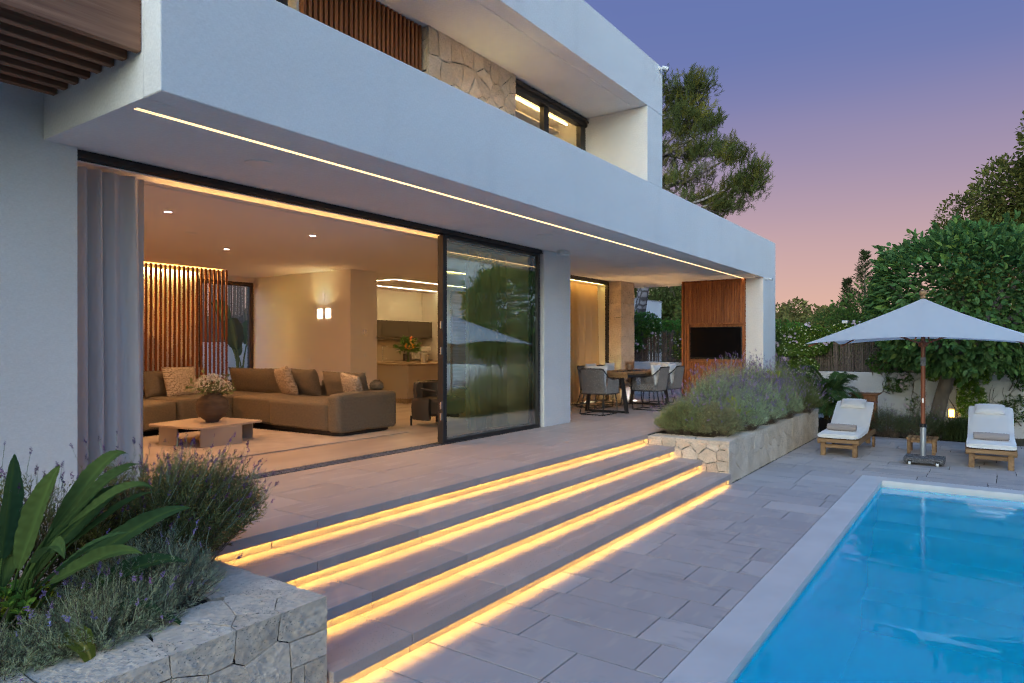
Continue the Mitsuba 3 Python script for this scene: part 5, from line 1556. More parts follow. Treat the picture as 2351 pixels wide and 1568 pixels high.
# foreground planter
lavender('woody lavender with dark purple heads at the back of the foreground planter', (1.78, 3.66, 0.46), (0.50, 0.30), 0.74, 640, 150, leaf=0.034, leaves=34, green=(0.11, 0.12, 0.055), flower=0.26, purple=(0.075, 0.045, 0.13), wood=0.1, spike=0.10, head=0.028, wide=0.19, dens=0.55, lean=(0.10, 0.0), flat=0.7, brown=0.22)
lavender('woody lavender leaning out over the steps behind the foreground planter', (2.00, 3.78, 0.46), (0.42, 0.26), 0.66, 620, 151, leaf=0.034, leaves=34, green=(0.11, 0.12, 0.055), flower=0.22, purple=(0.075, 0.045, 0.14), wood=0.1, spike=0.10, head=0.028, wide=0.19, dens=0.55, lean=(0.20, 0.0), flat=0.6, brown=0.25)
lavender('woody lavender in front of the plain wall at the left of the foreground planter', (1.28, 3.80, 0.46), (0.45, 0.22), 0.68, 380, 152, leaf=0.033, leaves=30, green=(0.08, 0.09, 0.04), flower=0.28, purple=(0.07, 0.045, 0.13), wood=0.1, spike=0.12, head=0.03, wide=0.19, dens=0.52, flat=0.6, brown=0.25)
lavender('silvery lavender sprawling over the inner corner of the foreground planter', (1.64, 3.34, 0.44), (0.42, 0.30), 0.45, 620, 153, leaf=0.024, leaves=34, green=(0.25, 0.30, 0.24), flower=0.07, purple=(0.16, 0.115, 0.36), wood=0.25, spike=0.10, head=0.030, wide=0.13, dens=0.6, brown=0.05)
lavender('silvery lavender over the front rim of the foreground planter', (1.36, 3.18, 0.44), (0.42, 0.22), 0.31, 640, 154, leaf=0.023, leaves=30, green=(0.26, 0.31, 0.24), flower=0.06, purple=(0.17, 0.12, 0.38), wood=0.25, spike=0.08, head=0.030, wide=0.13, dens=0.65, brown=0.06)
lavender('silvery lavender at the lower left edge of the foreground planter', (0.98, 3.16, 0.44), (0.38, 0.18), 0.24, 460, 155, leaf=0.023, leaves=28, green=(0.24, 0.28, 0.21), flower=0.06, purple=(0.17, 0.12, 0.38), wood=0.25, spike=0.07, head=0.028, wide=0.13, dens=0.65, brown=0.10)


# ---- large-leaved plants
def big_leaf(b, base, yaw, reach, height, L, W, droop, col, r, stalk=0.007, n=13, m=7, twist=0.0, rib=(0.22, 0.26, 0.08)):
    """One stalk with a long blade that folds along its midrib."""
    base = np.array(base, float)
    h = np.array([math.cos(yaw), math.sin(yaw), 0.0])
    tip = base + h * reach + [0, 0, height]
    s = np.linspace(0, 1, 7)[:, None]
    ctrl = base + h * reach * 0.25 + [0, 0, height * 0.75]
    st = (1 - s) ** 2 * base + 2 * s * (1 - s) * ctrl + s ** 2 * tip
    b.tube(st, np.linspace(stalk * 1.4, stalk * 0.6, 7), 5, caps=False, color=np.array(rib) * 0.8)
    d = unit(tip - ctrl)
    side = unit(np.cross(d, [0, 0, 1.0]))
    side = side * math.cos(twist) + np.cross(d, side) * math.sin(twist)
    up = np.cross(side, d)
    P = np.zeros((n, m, 3))
    for i, t in enumerate(np.linspace(0, 1, n)):
        a = droop * t * t
        c = tip + (d * math.sin(min(a, 1.5)) / max(a, 1e-3) if a > 1e-3 else d) * 0 + d * L * t * (1 - 0.22 * a * t) - np.array([0, 0, 1.0]) * L * 0.5 * a * t * t
        w = W * (1 + 0.07 * math.sin(17 * t + 9 * twist) * math.sin(41 * t + 5 * droop)) * (math.sin(math.pi * min(1.0, 0.05 + 0.95 * t ** 0.78)) ** 0.75) if t < 1 else 0.002
        for j, q in enumerate(np.linspace(-1, 1, m)):
            P[i, j] = c + side * w * 0.5 * q + up * (abs(q) * 0.22 * w + 0.012 * math.sin(9 * t + 3 * q) * abs(q) * (W / 0.1) * 0.3 + 0.0016 * math.sin(75 * t) * abs(q))
    cg = np.array(col)[None, None] * (1 + 0.16 * np.sin(np.linspace(0, 70, n))[:, None, None] * np.abs(np.linspace(-1, 1, m))[None, :, None]) * np.exp(r.normal(0, 0.05, (n, m, 1)))
    cg[:, m // 2] = np.array(rib)
    b.grid(P, color=cg.reshape(-1, 3))


r61 = np.random.default_rng(61)
sp = thing('bird_of_paradise', 'large leaved green plant at the left edge of the foreground planter', 'plant')
LEAVES = [  # base dx, dy, yaw(deg), reach, height, L, W, droop, colour index, twist
    (-0.02, 0.02, 150, 0.05, 0.50, 0.62, 0.100, 0.10, 0, 1.1), (0.00, 0.05, 60, 0.07, 0.42, 0.54, 0.105, 0.15, 0, 0.9), (0.02, 0.0, -60, 0.05, 0.40, 0.56, 0.115, 0.2, 1, 1.4),
    (0.03, 0.02, 5, 0.16, 0.42, 0.50, 0.095, 0.25, 0, 0.7), (0.05, 0.0, -25, 0.26, 0.26, 0.46, 0.10, 0.35, 0, 0.5), (0.05, -0.03, -12, 0.22, 0.20, 0.44, 0.085, 0.4, 0, 0.3),
    (0.06, 0.03, 12, 0.24, 0.16, 0.40, 0.10, 0.5, 0, 0.2), (0.06, -0.02, -40, 0.22, 0.15, 0.40, 0.095, 0.5, 0, 0.2), (0.05, -0.05, -35, 0.25, 0.10, 0.48, 0.085, 0.6, 0, 0.1),
    (0.02, -0.05, -70, 0.20, 0.12, 0.30, 0.13, 1.1, 2, 0.2), (-0.02, -0.08, -100, 0.12, 0.04, 0.26, 0.13, 1.1, 3, 0.1), (-0.1, 0.0, -160, 0.2, 0.25, 0.4, 0.12, 0.3, 0, 0.6), (-0.08, 0.05, 120, 0.15, 0.28, 0.4, 0.12, 0.3, 0, 0.6), (-0.02, -0.03, -130, 0.12, 0.30, 0.36, 0.12, 0.2, 1, 1.0)]
for k_ in range(15):                                        # long strap leaves that arch to all sides, most towards the light
    yw = [20, -5, -28, -50, 35, 8, -15, -38, 60, -70, 100, -95, 140, -140, 0][k_]
    LEAVES.append((r61.uniform(-0.04, 0.06), r61.uniform(-0.05, 0.05), yw, r61.uniform(0.12, 0.30), r61.uniform(0.26, 0.58), r61.uniform(0.42, 0.58), r61.uniform(0.06, 0.09), r61.uniform(0.15, 0.6), int(r61.integers(0, 2)), r61.uniform(0.0, 0.9)))
COLS = [(0.034, 0.068, 0.034), (0.045, 0.075, 0.03), (0.10, 0.115, 0.025), (0.34, 0.25, 0.03)]
for i, (dx, dy, yaw, re, he, L, W, dr_, ci, tw) in enumerate(LEAVES):
    b = B()
    big_leaf(b, (1.10 + dx, 3.42 + dy, 0.45), math.radians(yaw), re, he, L, W, dr_, COLS[ci], r61, twist=tw, n=26, m=9, rib=(0.055, 0.095, 0.035) if ci < 2 else (0.35, 0.28, 0.08))
    b.out(sp + '__leaf', 'leaf', True, col=True)


def small_shrub(label, at, rad, n, L, W, col, seed, name='shrub', cat='shrub', tpl=LEAF, up=0.6, mat='leaf', rosette=0):
    r = np.random.default_rng(seed)
    k = thing(name, label, cat)
    at = np.array(at, float)
    if rosette:
        c = r.normal(0, 1, (n // rosette, 3))
        c = unit(c) * r.uniform(0.35, 1, (len(c), 1)) ** 0.5 * np.array(rad) + at + [0, 0, rad[2]]
        p = np.repeat(c, rosette, 0)
        a = np.tile(np.arange(rosette) * 2.4, len(c))
        d = np.stack([np.cos(a), np.sin(a), 0.4 + 0.6 * r.random(len(a))], -1)
        tone = np.repeat(np.exp(r.normal(0, 0.25, len(c))), rosette)[:, None]
    else:
        c = unit(r.normal(0, 1, (n, 3)))
        p = c * r.uniform(0.3, 1, (n, 1)) ** 0.4 * np.array(rad) + at + [0, 0, rad[2]]
        d = c + r.normal(0, 0.6, c.shape)
        tone = np.ones((n, 1))
    m = len(p)
    s = r.uniform(0.7, 1.2, m)
    mesh_out(k + '__leaves', [scatter(*tpl, frames2(d, unit(r.normal(0, 0.4, d.shape) + [0, 0, up])), p, np.c_[L * s, W * s, L * s], np.clip(shade(col, m, r, 0.18) * tone, 0.003, 0.9))], mat)
    b = B()
    for i in range(0, m, max(1, m // 40)):
        b.tube([at + [0, 0, 0], (at + p[i]) / 2 + [0, 0, 0.03], p[i]], [0.005, 0.004, 0.002], 4, caps=False, color=(0.12, 0.10, 0.07))
    b.out(k + '__stems', 'tinted', False, col=True)
    return k


small_shrub('bright green glossy shrub low at the left edge of the foreground planter', (1.02, 3.40, 0.44), (0.22, 0.18, 0.20), 420, 0.045, 0.020, (0.085, 0.165, 0.035), 70, rosette=7)
small_shrub('yellow green shrub tuft behind the big leaves of the foreground planter', (1.28, 3.62, 0.46), (0.14, 0.10, 0.12), 240, 0.040, 0.018, (0.15, 0.20, 0.035), 71, rosette=6)
for i, (x, y, lab, cs) in enumerate(((10.02, 2.98, 'yellow green broad leaved plant among the lavender near the terrace', (0.18, 0.22, 0.03)), (12.85, 3.15, 'green broad leaved plant standing up among the lavender below the wall end', (0.11, 0.16, 0.04)))):
    k = thing('bird_of_paradise', lab, 'plant')
    for j in range(7):
        b = B()
        big_leaf(b, (x, y, 0.55), r61.uniform(0, TAU), r61.uniform(0.03, 0.12), r61.uniform(0.22, 0.38) + 0.30 * i, 0.24, 0.075, r61.uniform(0.1, 0.6), np.array(cs) * r61.uniform(0.7, 1.3), r61, twist=r61.uniform(0, 1.4), n=9, m=5, rib=(0.25, 0.27, 0.07))
        b.out(k + '__leaf', 'leaf', True, col=True)

# ---- ficus tree behind the parasol
fk = thing('ficus_tree', 'round crowned glossy green ficus tree behind the parasol', 'tree')
r62 = np.random.default_rng(62)
FC, FR = np.array([16.15, 0.28, 2.64]), np.array([1.65, 1.66, 1.40])


def super_dir(d, e=2.7):
    return d / (np.abs(d) ** e).sum(-1, keepdims=True) ** (1 / e)


n = 11000
d = unit(r62.normal(0, 1, (n, 3)))
lump = 0.84 + 0.32 * meshkit.fbm(d * 3.3 + 5, 3, 4)
q = r62.uniform(0, 1, n) ** 0.22
p = FC + super_dir(d) * FR * (lump * (0.55 + 0.45 * q))[:, None]
p = p[(p[:, 2] > 1.25 + 0.25 * meshkit.noise(p * 1.5, 2)) | (r62.random(n) < 0.10)]
sd0 = unit(r62.normal(0, 1, (90, 3)) + [0, 0, 0.35])           # loose shoots that break the clipped outline
sp0 = FC + super_dir(sd0) * FR * 0.97
shoot = (sp0[:, None] + (unit(sd0 + [0, 0, 0.5])[:, None] * (np.linspace(0, 1, 9) * 0.30)[None, :, None]) * r62.uniform(0.4, 1.2, (90, 1, 1))).reshape(-1, 3)
p = np.vstack([p, shoot + r62.normal(0, 0.02, shoot.shape)])
d = unit((p - FC) / FR)
c0 = unit(d + r62.normal(0, 0.45, d.shape) + [0, 0, -0.15])
nr = unit(d * 0.9 + [0, 0, 0.7] + r62.normal(0, 0.35, d.shape))
m = len(p)
s = r62.uniform(0.75, 1.2, m)
young = r62.random(m) < 0.13
col = shade((0.048, 0.10, 0.042), m, r62, 0.28)
col[young] = shade((0.085, 0.15, 0.045), int(young.sum()), r62)
mesh_out(fk + '__crown', [scatter(*LEAF, frames2(c0, nr), p, np.c_[0.155 * s, 0.078 * s, 0.14 * s], col)], 'leaf')
tr_ = np.array([[16.2, 0.86, -0.1], [16.19, 0.84, 0.3], [16.16, 0.74, 0.8], [16.14, 0.62, 1.25], [16.12, 0.45, 1.6]])
B().tube(tr_, [0.17, 0.135, 0.125, 0.125, 0.13], 16).out(fk + '__trunk', 'bark', True)
for k in range(9):
    a = k * TAU / 9 + 0.3
    e = FC + np.array([math.cos(a) * 1.2, math.sin(a) * 1.5, r62.uniform(-0.3, 0.9)])
    B().tube([[16.12, 0.5, 1.5], (np.array([16.12, 0.4, 1.7]) * 0.5 + e * 0.5) + [0, 0, -0.15], e], [0.085, 0.05, 0.02], 8).out(fk + '__limb', 'bark', True)


# ---- climbing plants
def climber(label, boxes, n, L, W, col, seed, cat='climbing plant', white=0, purple=0, name='climber', twigs=0, bright=0.15, x_face=None, group=None):
    """Leaves on irregular patches; boxes: (x, y0, y1, z0, z1, depth, weight, ragged)."""
    r = np.random.default_rng(seed)
    k = thing(name, label, cat, group)
    P, D = [], []
    w = np.array([bx[6] * (bx[2] - bx[1]) * (bx[4] - bx[3]) for bx in boxes])
    for bx, cnt in zip(boxes, (n * w / w.sum()).astype(int)):
        x, y0, y1, z0, z1, dep, _, rag = bx
        m = cnt * 3
        u, v = r.uniform(-1, 1, m), r.uniform(-1, 1, m)
        if rag > 0:
            lim = 1 - rag * meshkit.fbm(np.c_[u * 2 + seed, v * 2, np.zeros(m)], 3, seed) * 1.3
            keep = (np.abs(u) ** 3 + np.abs(v) ** 3 < np.maximum(lim, 0.05)) & (meshkit.fbm(np.c_[u * 3.5, v * 3.5, np.full(m, 3.0)], 3, seed + 1) > 0.26 + 0.12 * rag)
            u, v = u[keep], v[keep]
        u, v = u[:cnt], v[:cnt]
        m = len(u)
        bump = dep * (0.25 + 1.1 * meshkit.fbm(np.c_[(y0 + y1) / 2 + u * (y1 - y0) * 1.6, v * (z1 - z0) * 1.6, np.full(m, seed * 1.0)], 3, seed + 2))
        xs = x - bump * r.uniform(0, 1, m) ** 0.5
        P.append(np.c_[xs, (y0 + y1) / 2 + u * (y1 - y0) / 2, (z0 + z1) / 2 + v * (z1 - z0) / 2])
    p = np.vstack(P)
    m = len(p)
    d = unit(r.normal(0, 0.55, (m, 3)) + [-0.45, 0, -0.25])
    nr = unit(r.normal(0, 0.4, (m, 3)) + [-0.6, 0, 0.7])
    s = r.uniform(0.65, 1.25, m)
    c = shade(col, m, r, 0.28) * (0.6 + 0.8 * meshkit.noise(p * 4.0, seed))[:, None]
    br = r.random(m) < bright
    c[br] = shade(np.array(col) * [2.2, 1.9, 1.3], int(br.sum()), r)
    mesh_out(k + '__leaves', [scatter(*FOLD, frames2(d, nr), p, np.c_[L * s, W * s, L * s], np.clip(c, 0.003, 0.8))], 'leaf')
    if white:
        i = r.choice(m, white)
        mesh_out(k + '__white_flowers', [flowers(p[i] + [-0.05, 0, 0.01], unit(r.normal(0, 0.4, (white, 3)) + [-1, 0, 0.5]), r.uniform(0.014, 0.022, white), (0.72, 0.70, 0.55), r)], 'leaf_matte')
    if purple:
        cl = r.choice(m, purple)
        i = np.repeat(cl, 6)
        off = r.normal(0, 0.055, (len(i), 3)) + [-0.13, 0, 0.04]
        mesh_out(k + '__purple_flowers', [flowers(p[i] + off, unit(r.normal(0, 0.4, (len(i), 3)) + [-1, 0, 0.3]), r.uniform(0.028, 0.042, len(i)), (0.56, 0.42, 0.68), r)], 'leaf_matte')
        labels[k + '__purple_flowers'] = {'kind': 'stuff'}
    if twigs:
        b = B()
        for j in range(twigs):
            bx = boxes[r.integers(len(boxes))]
            y = r.uniform(bx[1], bx[2])
            z = bx[3]
            pts = [[bx[0] - 0.03, y, z]]
            for q in range(7):
                y += r.normal(0, 0.07)
                z += (bx[4] - bx[3]) / 7 * r.uniform(0.7, 1.2)
                pts.append([bx[0] - 0.03 - r.uniform(0, 0.05), y, z])
            b.tube(pts, np.linspace(0.010, 0.004, 8), 4, caps=False, color=np.array([0.17, 0.13, 0.10]) * r.uniform(0.6, 1.2))
        b.out(k + '__twigs', 'tinted', False, col=True)
        labels[k + '__twigs'] = {'kind': 'stuff'}
    return k


climber('dense flowering hedge over the reed screen right of the villa end', [(17.06, 2.85, 4.35, 1.55, 2.30, 0.35, 1.6, 0.25), (17.0, 3.1, 4.35, 0.9, 1.6, 0.25, 1.3, 0.55), (17.1, 2.2, 2.95, 2.0, 2.36, 0.25, 1.2, 0.3)], 9000, 0.062, 0.034, (0.045, 0.085, 0.022), 80, white=420, purple=9, name='hedge', cat='hedge', bright=0.3)
climber('ivy trailing along the top of the reed screen behind the parasol', [(17.08, -1.2, 2.4, 1.85, 2.30, 0.3, 1.4, 0.35), (17.03, 1.2, 2.3, 1.15, 1.9, 0.12, 0.5, 0.8), (17.03, -0.9, 0.9, 1.2, 1.75, 0.14, 0.5, 0.7)], 5200, 0.062, 0.036, (0.030, 0.068, 0.018), 81, white=60, purple=4, twigs=16)
climber('bright green jasmine column climbing the white wall right of the ficus trunk', [(16.98, -0.02, 0.52, 0.25, 1.05, 0.22, 1.5, 0.35), (16.98, -0.12, 0.85, 0.95, 1.52, 0.22, 1.6, 0.4), (16.98, 0.75, 1.15, 1.05, 1.5, 0.15, 0.8, 0.6)], 3600, 0.062, 0.030, (0.060, 0.125, 0.022), 82, white=200, twigs=8, bright=0.3)
climber('sparse vine with a twisted stem on the wall left of the parasol pole', [(16.98, 1.20, 1.95, 0.75, 1.25, 0.12, 0.8, 0.9), (16.98, 1.15, 1.5, 0.35, 0.8, 0.08, 0.45, 0.95)], 620, 0.060, 0.030, (0.040, 0.075, 0.030), 83, twigs=9, purple=3)
climber('ragged dark vine on the wall behind the right lounger', [(16.98, -0.95, -0.35, 0.9, 1.7, 0.15, 1.0, 0.7), (16.98, -0.75, -0.15, 0.2, 0.95, 0.10, 0.6, 0.85)], 1100, 0.058, 0.030, (0.030, 0.058, 0.022), 84, twigs=10)
climber('leafy hedge with purple flowers above the reed screen in the passage', [(17.36, 7.05, 9.4, 1.98, 2.78, 0.45, 1.5, 0.3), (17.34, 7.55, 9.0, 1.6, 2.1, 0.3, 0.9, 0.6)], 6000, 0.075, 0.036, (0.035, 0.085, 0.025), 85, purple=12, name='hedge', cat='hedge')
climber('white flowering jasmine hanging beside the wood wall in the passage', [(17.32, 4.3, 6.95, 1.75, 2.42, 0.4, 1.4, 0.35), (17.28, 4.3, 6.65, 0.4, 1.9, 0.3, 1.1, 0.5), (17.3, 6.4, 6.9, 1.4, 2.0, 0.2, 0.7, 0.7)], 9000, 0.062, 0.034, (0.055, 0.095, 0.022), 86, white=320, purple=3, bright=0.3, twigs=8)
climber('clipped green hedge behind the passage wall', [(18.8, 3.5, 11.5, 1.6, 2.58, 0.5, 1.0, 0.05)], 9000, 0.085, 0.045, (0.040, 0.105, 0.025), 87, name='hedge', cat='hedge')
k = 'south'
climber('tall green hedge behind the wall across the pool', [(0, 0, 1, 0, 1, 0.1, 1, 0.1)], 10, 0.05, 0.03, (0.04, 0.08, 0.02), 88, name='hedge', cat='hedge') if False else None

# ---- ornamental grass
gk_ = thing('fountain_grass', 'arching tuft of dark ornamental grass beside the right lounger', 'grass')
r63 = np.random.default_rng(63)
b = B()
n = 1300
for i in range(n):
    a = r63.uniform(0, TAU)
    base = np.array([15.55 + r63.normal(0, 0.10), 0.35 + r63.normal(0, 0.16), 0.0])
    L = r63.uniform(0.45, 0.85)
    out = r63.uniform(0.25, 0.75) * L
    h = np.array([math.cos(a), math.sin(a), 0])
    t = np.linspace(0, 1, 6)[:, None]
    c = base + h * out * t ** 1.4 + np.array([0, 0, 1]) * L * (t * 1.25 - 0.78 * t ** 2.3)
    sd_ = np.cross(h, [0, 0, 1.0]) * 0.0045
    w = np.linspace(1, 0.1, 6)[:, None]
    col = np.array([0.045, 0.062, 0.028]) * r63.uniform(0.6, 1.6)
    b.grid(np.stack([c - sd_ * w, c + sd_ * w], 1), color=col)
b.out(gk_ + '__blades', 'leaf_matte', True, col=True)

# ---- palm in a pot
pk_ = thing('palm', 'potted palm with arching feathered fronds between planter and lounger', 'palm')
r64 = np.random.default_rng(64)
PBX, PBY = 15.15, 2.66
for i in range(24):
    a = i * 2.399 + 0.5
    el = r64.uniform(0.15, 1.0)
    L = r64.uniform(0.85, 1.30)
    h = np.array([math.cos(a), math.sin(a), 0.0])
    t = np.linspace(0, 1, 22)
    rise = 0.30 + 0.75 * el
    base = np.array([PBX, PBY, r64.uniform(0.45, 0.75)])
    c = base + h * (L * (0.75 - 0.25 * el) * (t ** 1.15))[:, None] + np.array([0, 0, 1.0]) * (L * (rise * t - (0.45 + 0.35 * (1 - el)) * t ** 2.6))[:, None]
    b = B()
    b.tube(c, np.linspace(0.010, 0.002, 22), 5, caps=False, color=(0.07, 0.09, 0.03))
    tt = np.linspace(0.16, 0.99, 46)
    cc = np.array([np.interp(tt, t, c[:, q]) for q in range(3)]).T
    tg = unit(np.gradient(cc, axis=0))
    for s in (-1, 1):
        sd_ = unit(np.cross(tg, [0, 0, 1.0])) * s
        ln = 0.34 * np.sin(np.pi * np.clip(0.12 + 0.86 * tt, 0, 1)) ** 0.7 * r64.uniform(0.85, 1.1, len(tt))
        dd = unit(sd_ * 0.8 + tg * 0.65 + [0, 0, 0.15])
        p0, p1 = cc, cc + dd * (ln * 0.55)[:, None]
        p2 = p1 + unit(dd + np.array([0, 0, -0.75])) * (ln * 0.45)[:, None]
        wv = unit(np.cross(dd, np.cross(sd_, tg))) * 0.011
        col = shade((0.032, 0.062, 0.026), len(tt), r64, 0.22)
        q = np.stack([p0 - wv * 0.3, p0 + wv * 0.3, p1 - wv, p1 + wv, p2], 1).reshape(-1, 3)
        f = (np.array([[0, 1, 3], [0, 3, 2], [2, 3, 4]])[None] + (np.arange(len(tt)) * 5)[:, None, None]).reshape(-1, 3)
        b.add(q, f, color=np.repeat(col, 5, 0))
    b.out(pk_ + '__frond', 'leaf', False, col=True)
b = B()
for i in range(16):
    a = r64.uniform(0, TAU)
    b.tube([[PBX + 0.09 * math.cos(a), PBY + 0.09 * math.sin(a), 0.20], [PBX + 0.05 * math.cos(a), PBY + 0.05 * math.sin(a), 0.75]], [0.02, 0.012], 6, color=np.array([0.14, 0.12, 0.055]) * r64.uniform(0.6, 1.3))
b.out(pk_ + '__stems', 'tinted', True, col=True)
po = thing('plant_pot', 'dark round plant pot holding the palm', 'plant pot')
B().lathe([(0.0, 0.0), (0.16, 0.0), (0.21, 0.30), (0.22, 0.31), (0.20, 0.31), (0.19, 0.27), (0.0, 0.26)], (PBX, PBY, 0), 28).out(po, 'black_plastic', 35)


# ---- background trees
def bushy_tree(label, at, height, rad, n, leaf, col, seed, trunk=0.16, lobes=14, name='tree', cat='tree', low=0.25, group=None, limbs=True, slim=0.55):
    r = np.random.default_rng(seed)
    k = thing(name, label, cat, group)
    at = np.array(at, float)
    cz = at[2] + height * (0.5 + low / 2)
    R = np.array([rad, rad, height * (1 - low) / 2])
    c = unit(r.normal(0, 1, (lobes, 3))) * r.uniform(0.25, 0.85, (lobes, 1))
    lr = r.uniform(0.26, 0.48, lobes)
    w = lr ** 2
    i = r.choice(lobes, n, p=w / w.sum())
    d = unit(r.normal(0, 1, (n, 3)))
    p = (c[i] + d * (lr[i] * r.uniform(0.35, 1.0, n) ** 0.35 * (0.85 + 0.3 * meshkit.noise(d * 4 + i[:, None], seed)))[:, None]) * R + [at[0], at[1], cz]
    s = leaf * r.uniform(0.6, 1.3, n)
    dd = unit(d + r.normal(0, 0.6, d.shape))
    cc = shade(col, n, r, 0.22) * np.exp(r.normal(0, 0.16, lobes))[i][:, None]
    mesh_out(k + '__crown', [scatter(*QUAD, frames2(dd, unit(r.normal(0, 0.6, d.shape) + d * 0.5 + [0, 0, 0.5])), p, np.c_[s, s * slim, s], np.clip(cc, 0.003, 0.8))], 'leaf_matte')
    top = np.array([at[0], at[1], cz])
    B().tube([at - [0, 0, 0.2], (at + top) / 2 + r.normal(0, 0.05, 3) * height / 4, top], [trunk, trunk * 0.75, trunk * 0.4], 8).out(k + '__trunk', 'bark', True)
    if limbs:
        b = B()
        for j in range(lobes):
            e = c[j] * R * 0.9 + [at[0], at[1], cz]
            b.tube([(at + top) / 2, ((at + top) / 2 + e) / 2 + [0, 0, 0.05 * height], e], [trunk * 0.4, trunk * 0.25, trunk * 0.08], 5, caps=False)
        b.out(k + '__limbs', 'bark', True)
    return k


G_ = 'wooded skyline trees beyond the garden'
far = [(58.0, 15.6, 6.0, 2.6), (57.0, 12.6, 6.4, 2.4), (60.0, 10.2, 5.6, 2.4), (62.0, 18.5, 6.2, 2.8)]
for i, (x, y, h, r_) in enumerate(far):
    bushy_tree(['olive pine on the skyline close to the villa end', 'tallest olive pine of the skyline group', 'olive pine on the skyline left of the conifer', 'skyline pine hidden mostly by the villa end'][i], (x, y, -0.2), h, r_, 5200, 0.30, (0.11, 0.105, 0.045), 200 + i, trunk=0.2, lobes=20, low=0.15)
bushy_tree('leafy light green tree behind the hedge left of the ficus', (20.6, 2.95, -0.1), 3.5, 1.25, 6000, 0.10, (0.055, 0.095, 0.028), 210, low=0.1, lobes=22)
bushy_tree('small green tree behind the parasol top left of the ficus', (20.0, 1.75, -0.1), 3.4, 1.2, 5000, 0.10, (0.050, 0.090, 0.030), 211, low=0.1, lobes=20)
bushy_tree('dark green shrub behind the hedge at the villa end', (21.5, 4.6, -0.1), 2.9, 1.3, 5000, 0.10, (0.055, 0.075, 0.026), 212, low=0.05, lobes=20)
bushy_tree('large olive pine behind the ficus at the right edge', (27.0, -2.7, -0.1), 10.2, 2.9, 60000, 0.16, (0.078, 0.085, 0.032), 213, trunk=0.25, lobes=24, low=0.2, slim=0.5)
bushy_tree('olive pine behind the ficus crown top', (28.0, -0.1, -0.1), 7.0, 2.0, 24000, 0.13, (0.080, 0.085, 0.032), 214, trunk=0.2, lobes=24, low=0.2, slim=0.5)
bushy_tree('dark pine behind the neighbouring flat roofed house', (38.0, 14.4, -0.1), 7.8, 2.7, 12000, 0.22, (0.050, 0.065, 0.028), 215, trunk=0.25, lobes=30, low=0.12)
bushy_tree('pine right of the neighbouring house in the passage', (36.0, 12.6, -0.1), 5.6, 1.7, 8000, 0.2, (0.062, 0.075, 0.028), 216, trunk=0.2, lobes=22, low=0.1)
bushy_tree('yellow green tree at the edge of the wood wall in the passage', (34.0, 11.4, -0.1), 4.2, 1.2, 5000, 0.17, (0.10, 0.105, 0.03), 217, lobes=18, low=0.1)
bushy_tree('dark pine peeking over the neighbouring roof beside the trunk', (44.0, 20.2, -0.1), 8.0, 2.6, 9000, 0.25, (0.055, 0.065, 0.028), 218, trunk=0.25, lobes=24, low=0.12)
cf = thing('conifer', 'slender feathery conifer rising between the skyline and the ficus', 'tree')
r65 = np.random.default_rng(65)
b = B()
parts = []
for (x, y, h, w) in ((24.0, 3.16, 4.85, 1.5), (24.2, 3.70, 4.0, 1.1), (24.6, 2.55, 4.15, 1.6)):
    b.tube([[x, y, -0.1], [x, y, h * 0.97]], [0.09, 0.01], 7)
    n = 330
    z = h * (0.10 + 0.89 * r65.random(n) ** 0.75)
    a = r65.uniform(0, TAU, n)
    L = w * (1.04 - z / h) ** 1.05 * r65.uniform(0.55, 1.15, n) + 0.05
    d = unit(np.c_[np.cos(a), np.sin(a), np.full(n, 0.75) + r65.normal(0, 0.25, n)])
    m = 26
    t = np.tile(np.linspace(0.15, 1, m), (n, 1))
    p = (np.c_[np.full(n, x), np.full(n, y), z][:, None] + d[:, None] * (t * L[:, None])[..., None]).reshape(-1, 3)
    dd = unit(np.repeat(d, m, 0) + r65.normal(0, 0.5, (n * m, 3)))
    s = 0.085 * r65.uniform(0.6, 1.2, n * m)
    parts.append(scatter(*QUAD, frames2(dd, r65.normal(0, 1, dd.shape)), p, np.c_[s, s * 0.22, s], np.clip(np.repeat(shade((0.040, 0.055, 0.030), n, r65, 0.3), m, 0), 0.003, 0.5)))
mesh_out(cf + '__crown', parts, 'leaf_matte')
b.out(cf + '__trunk', 'bark', True)

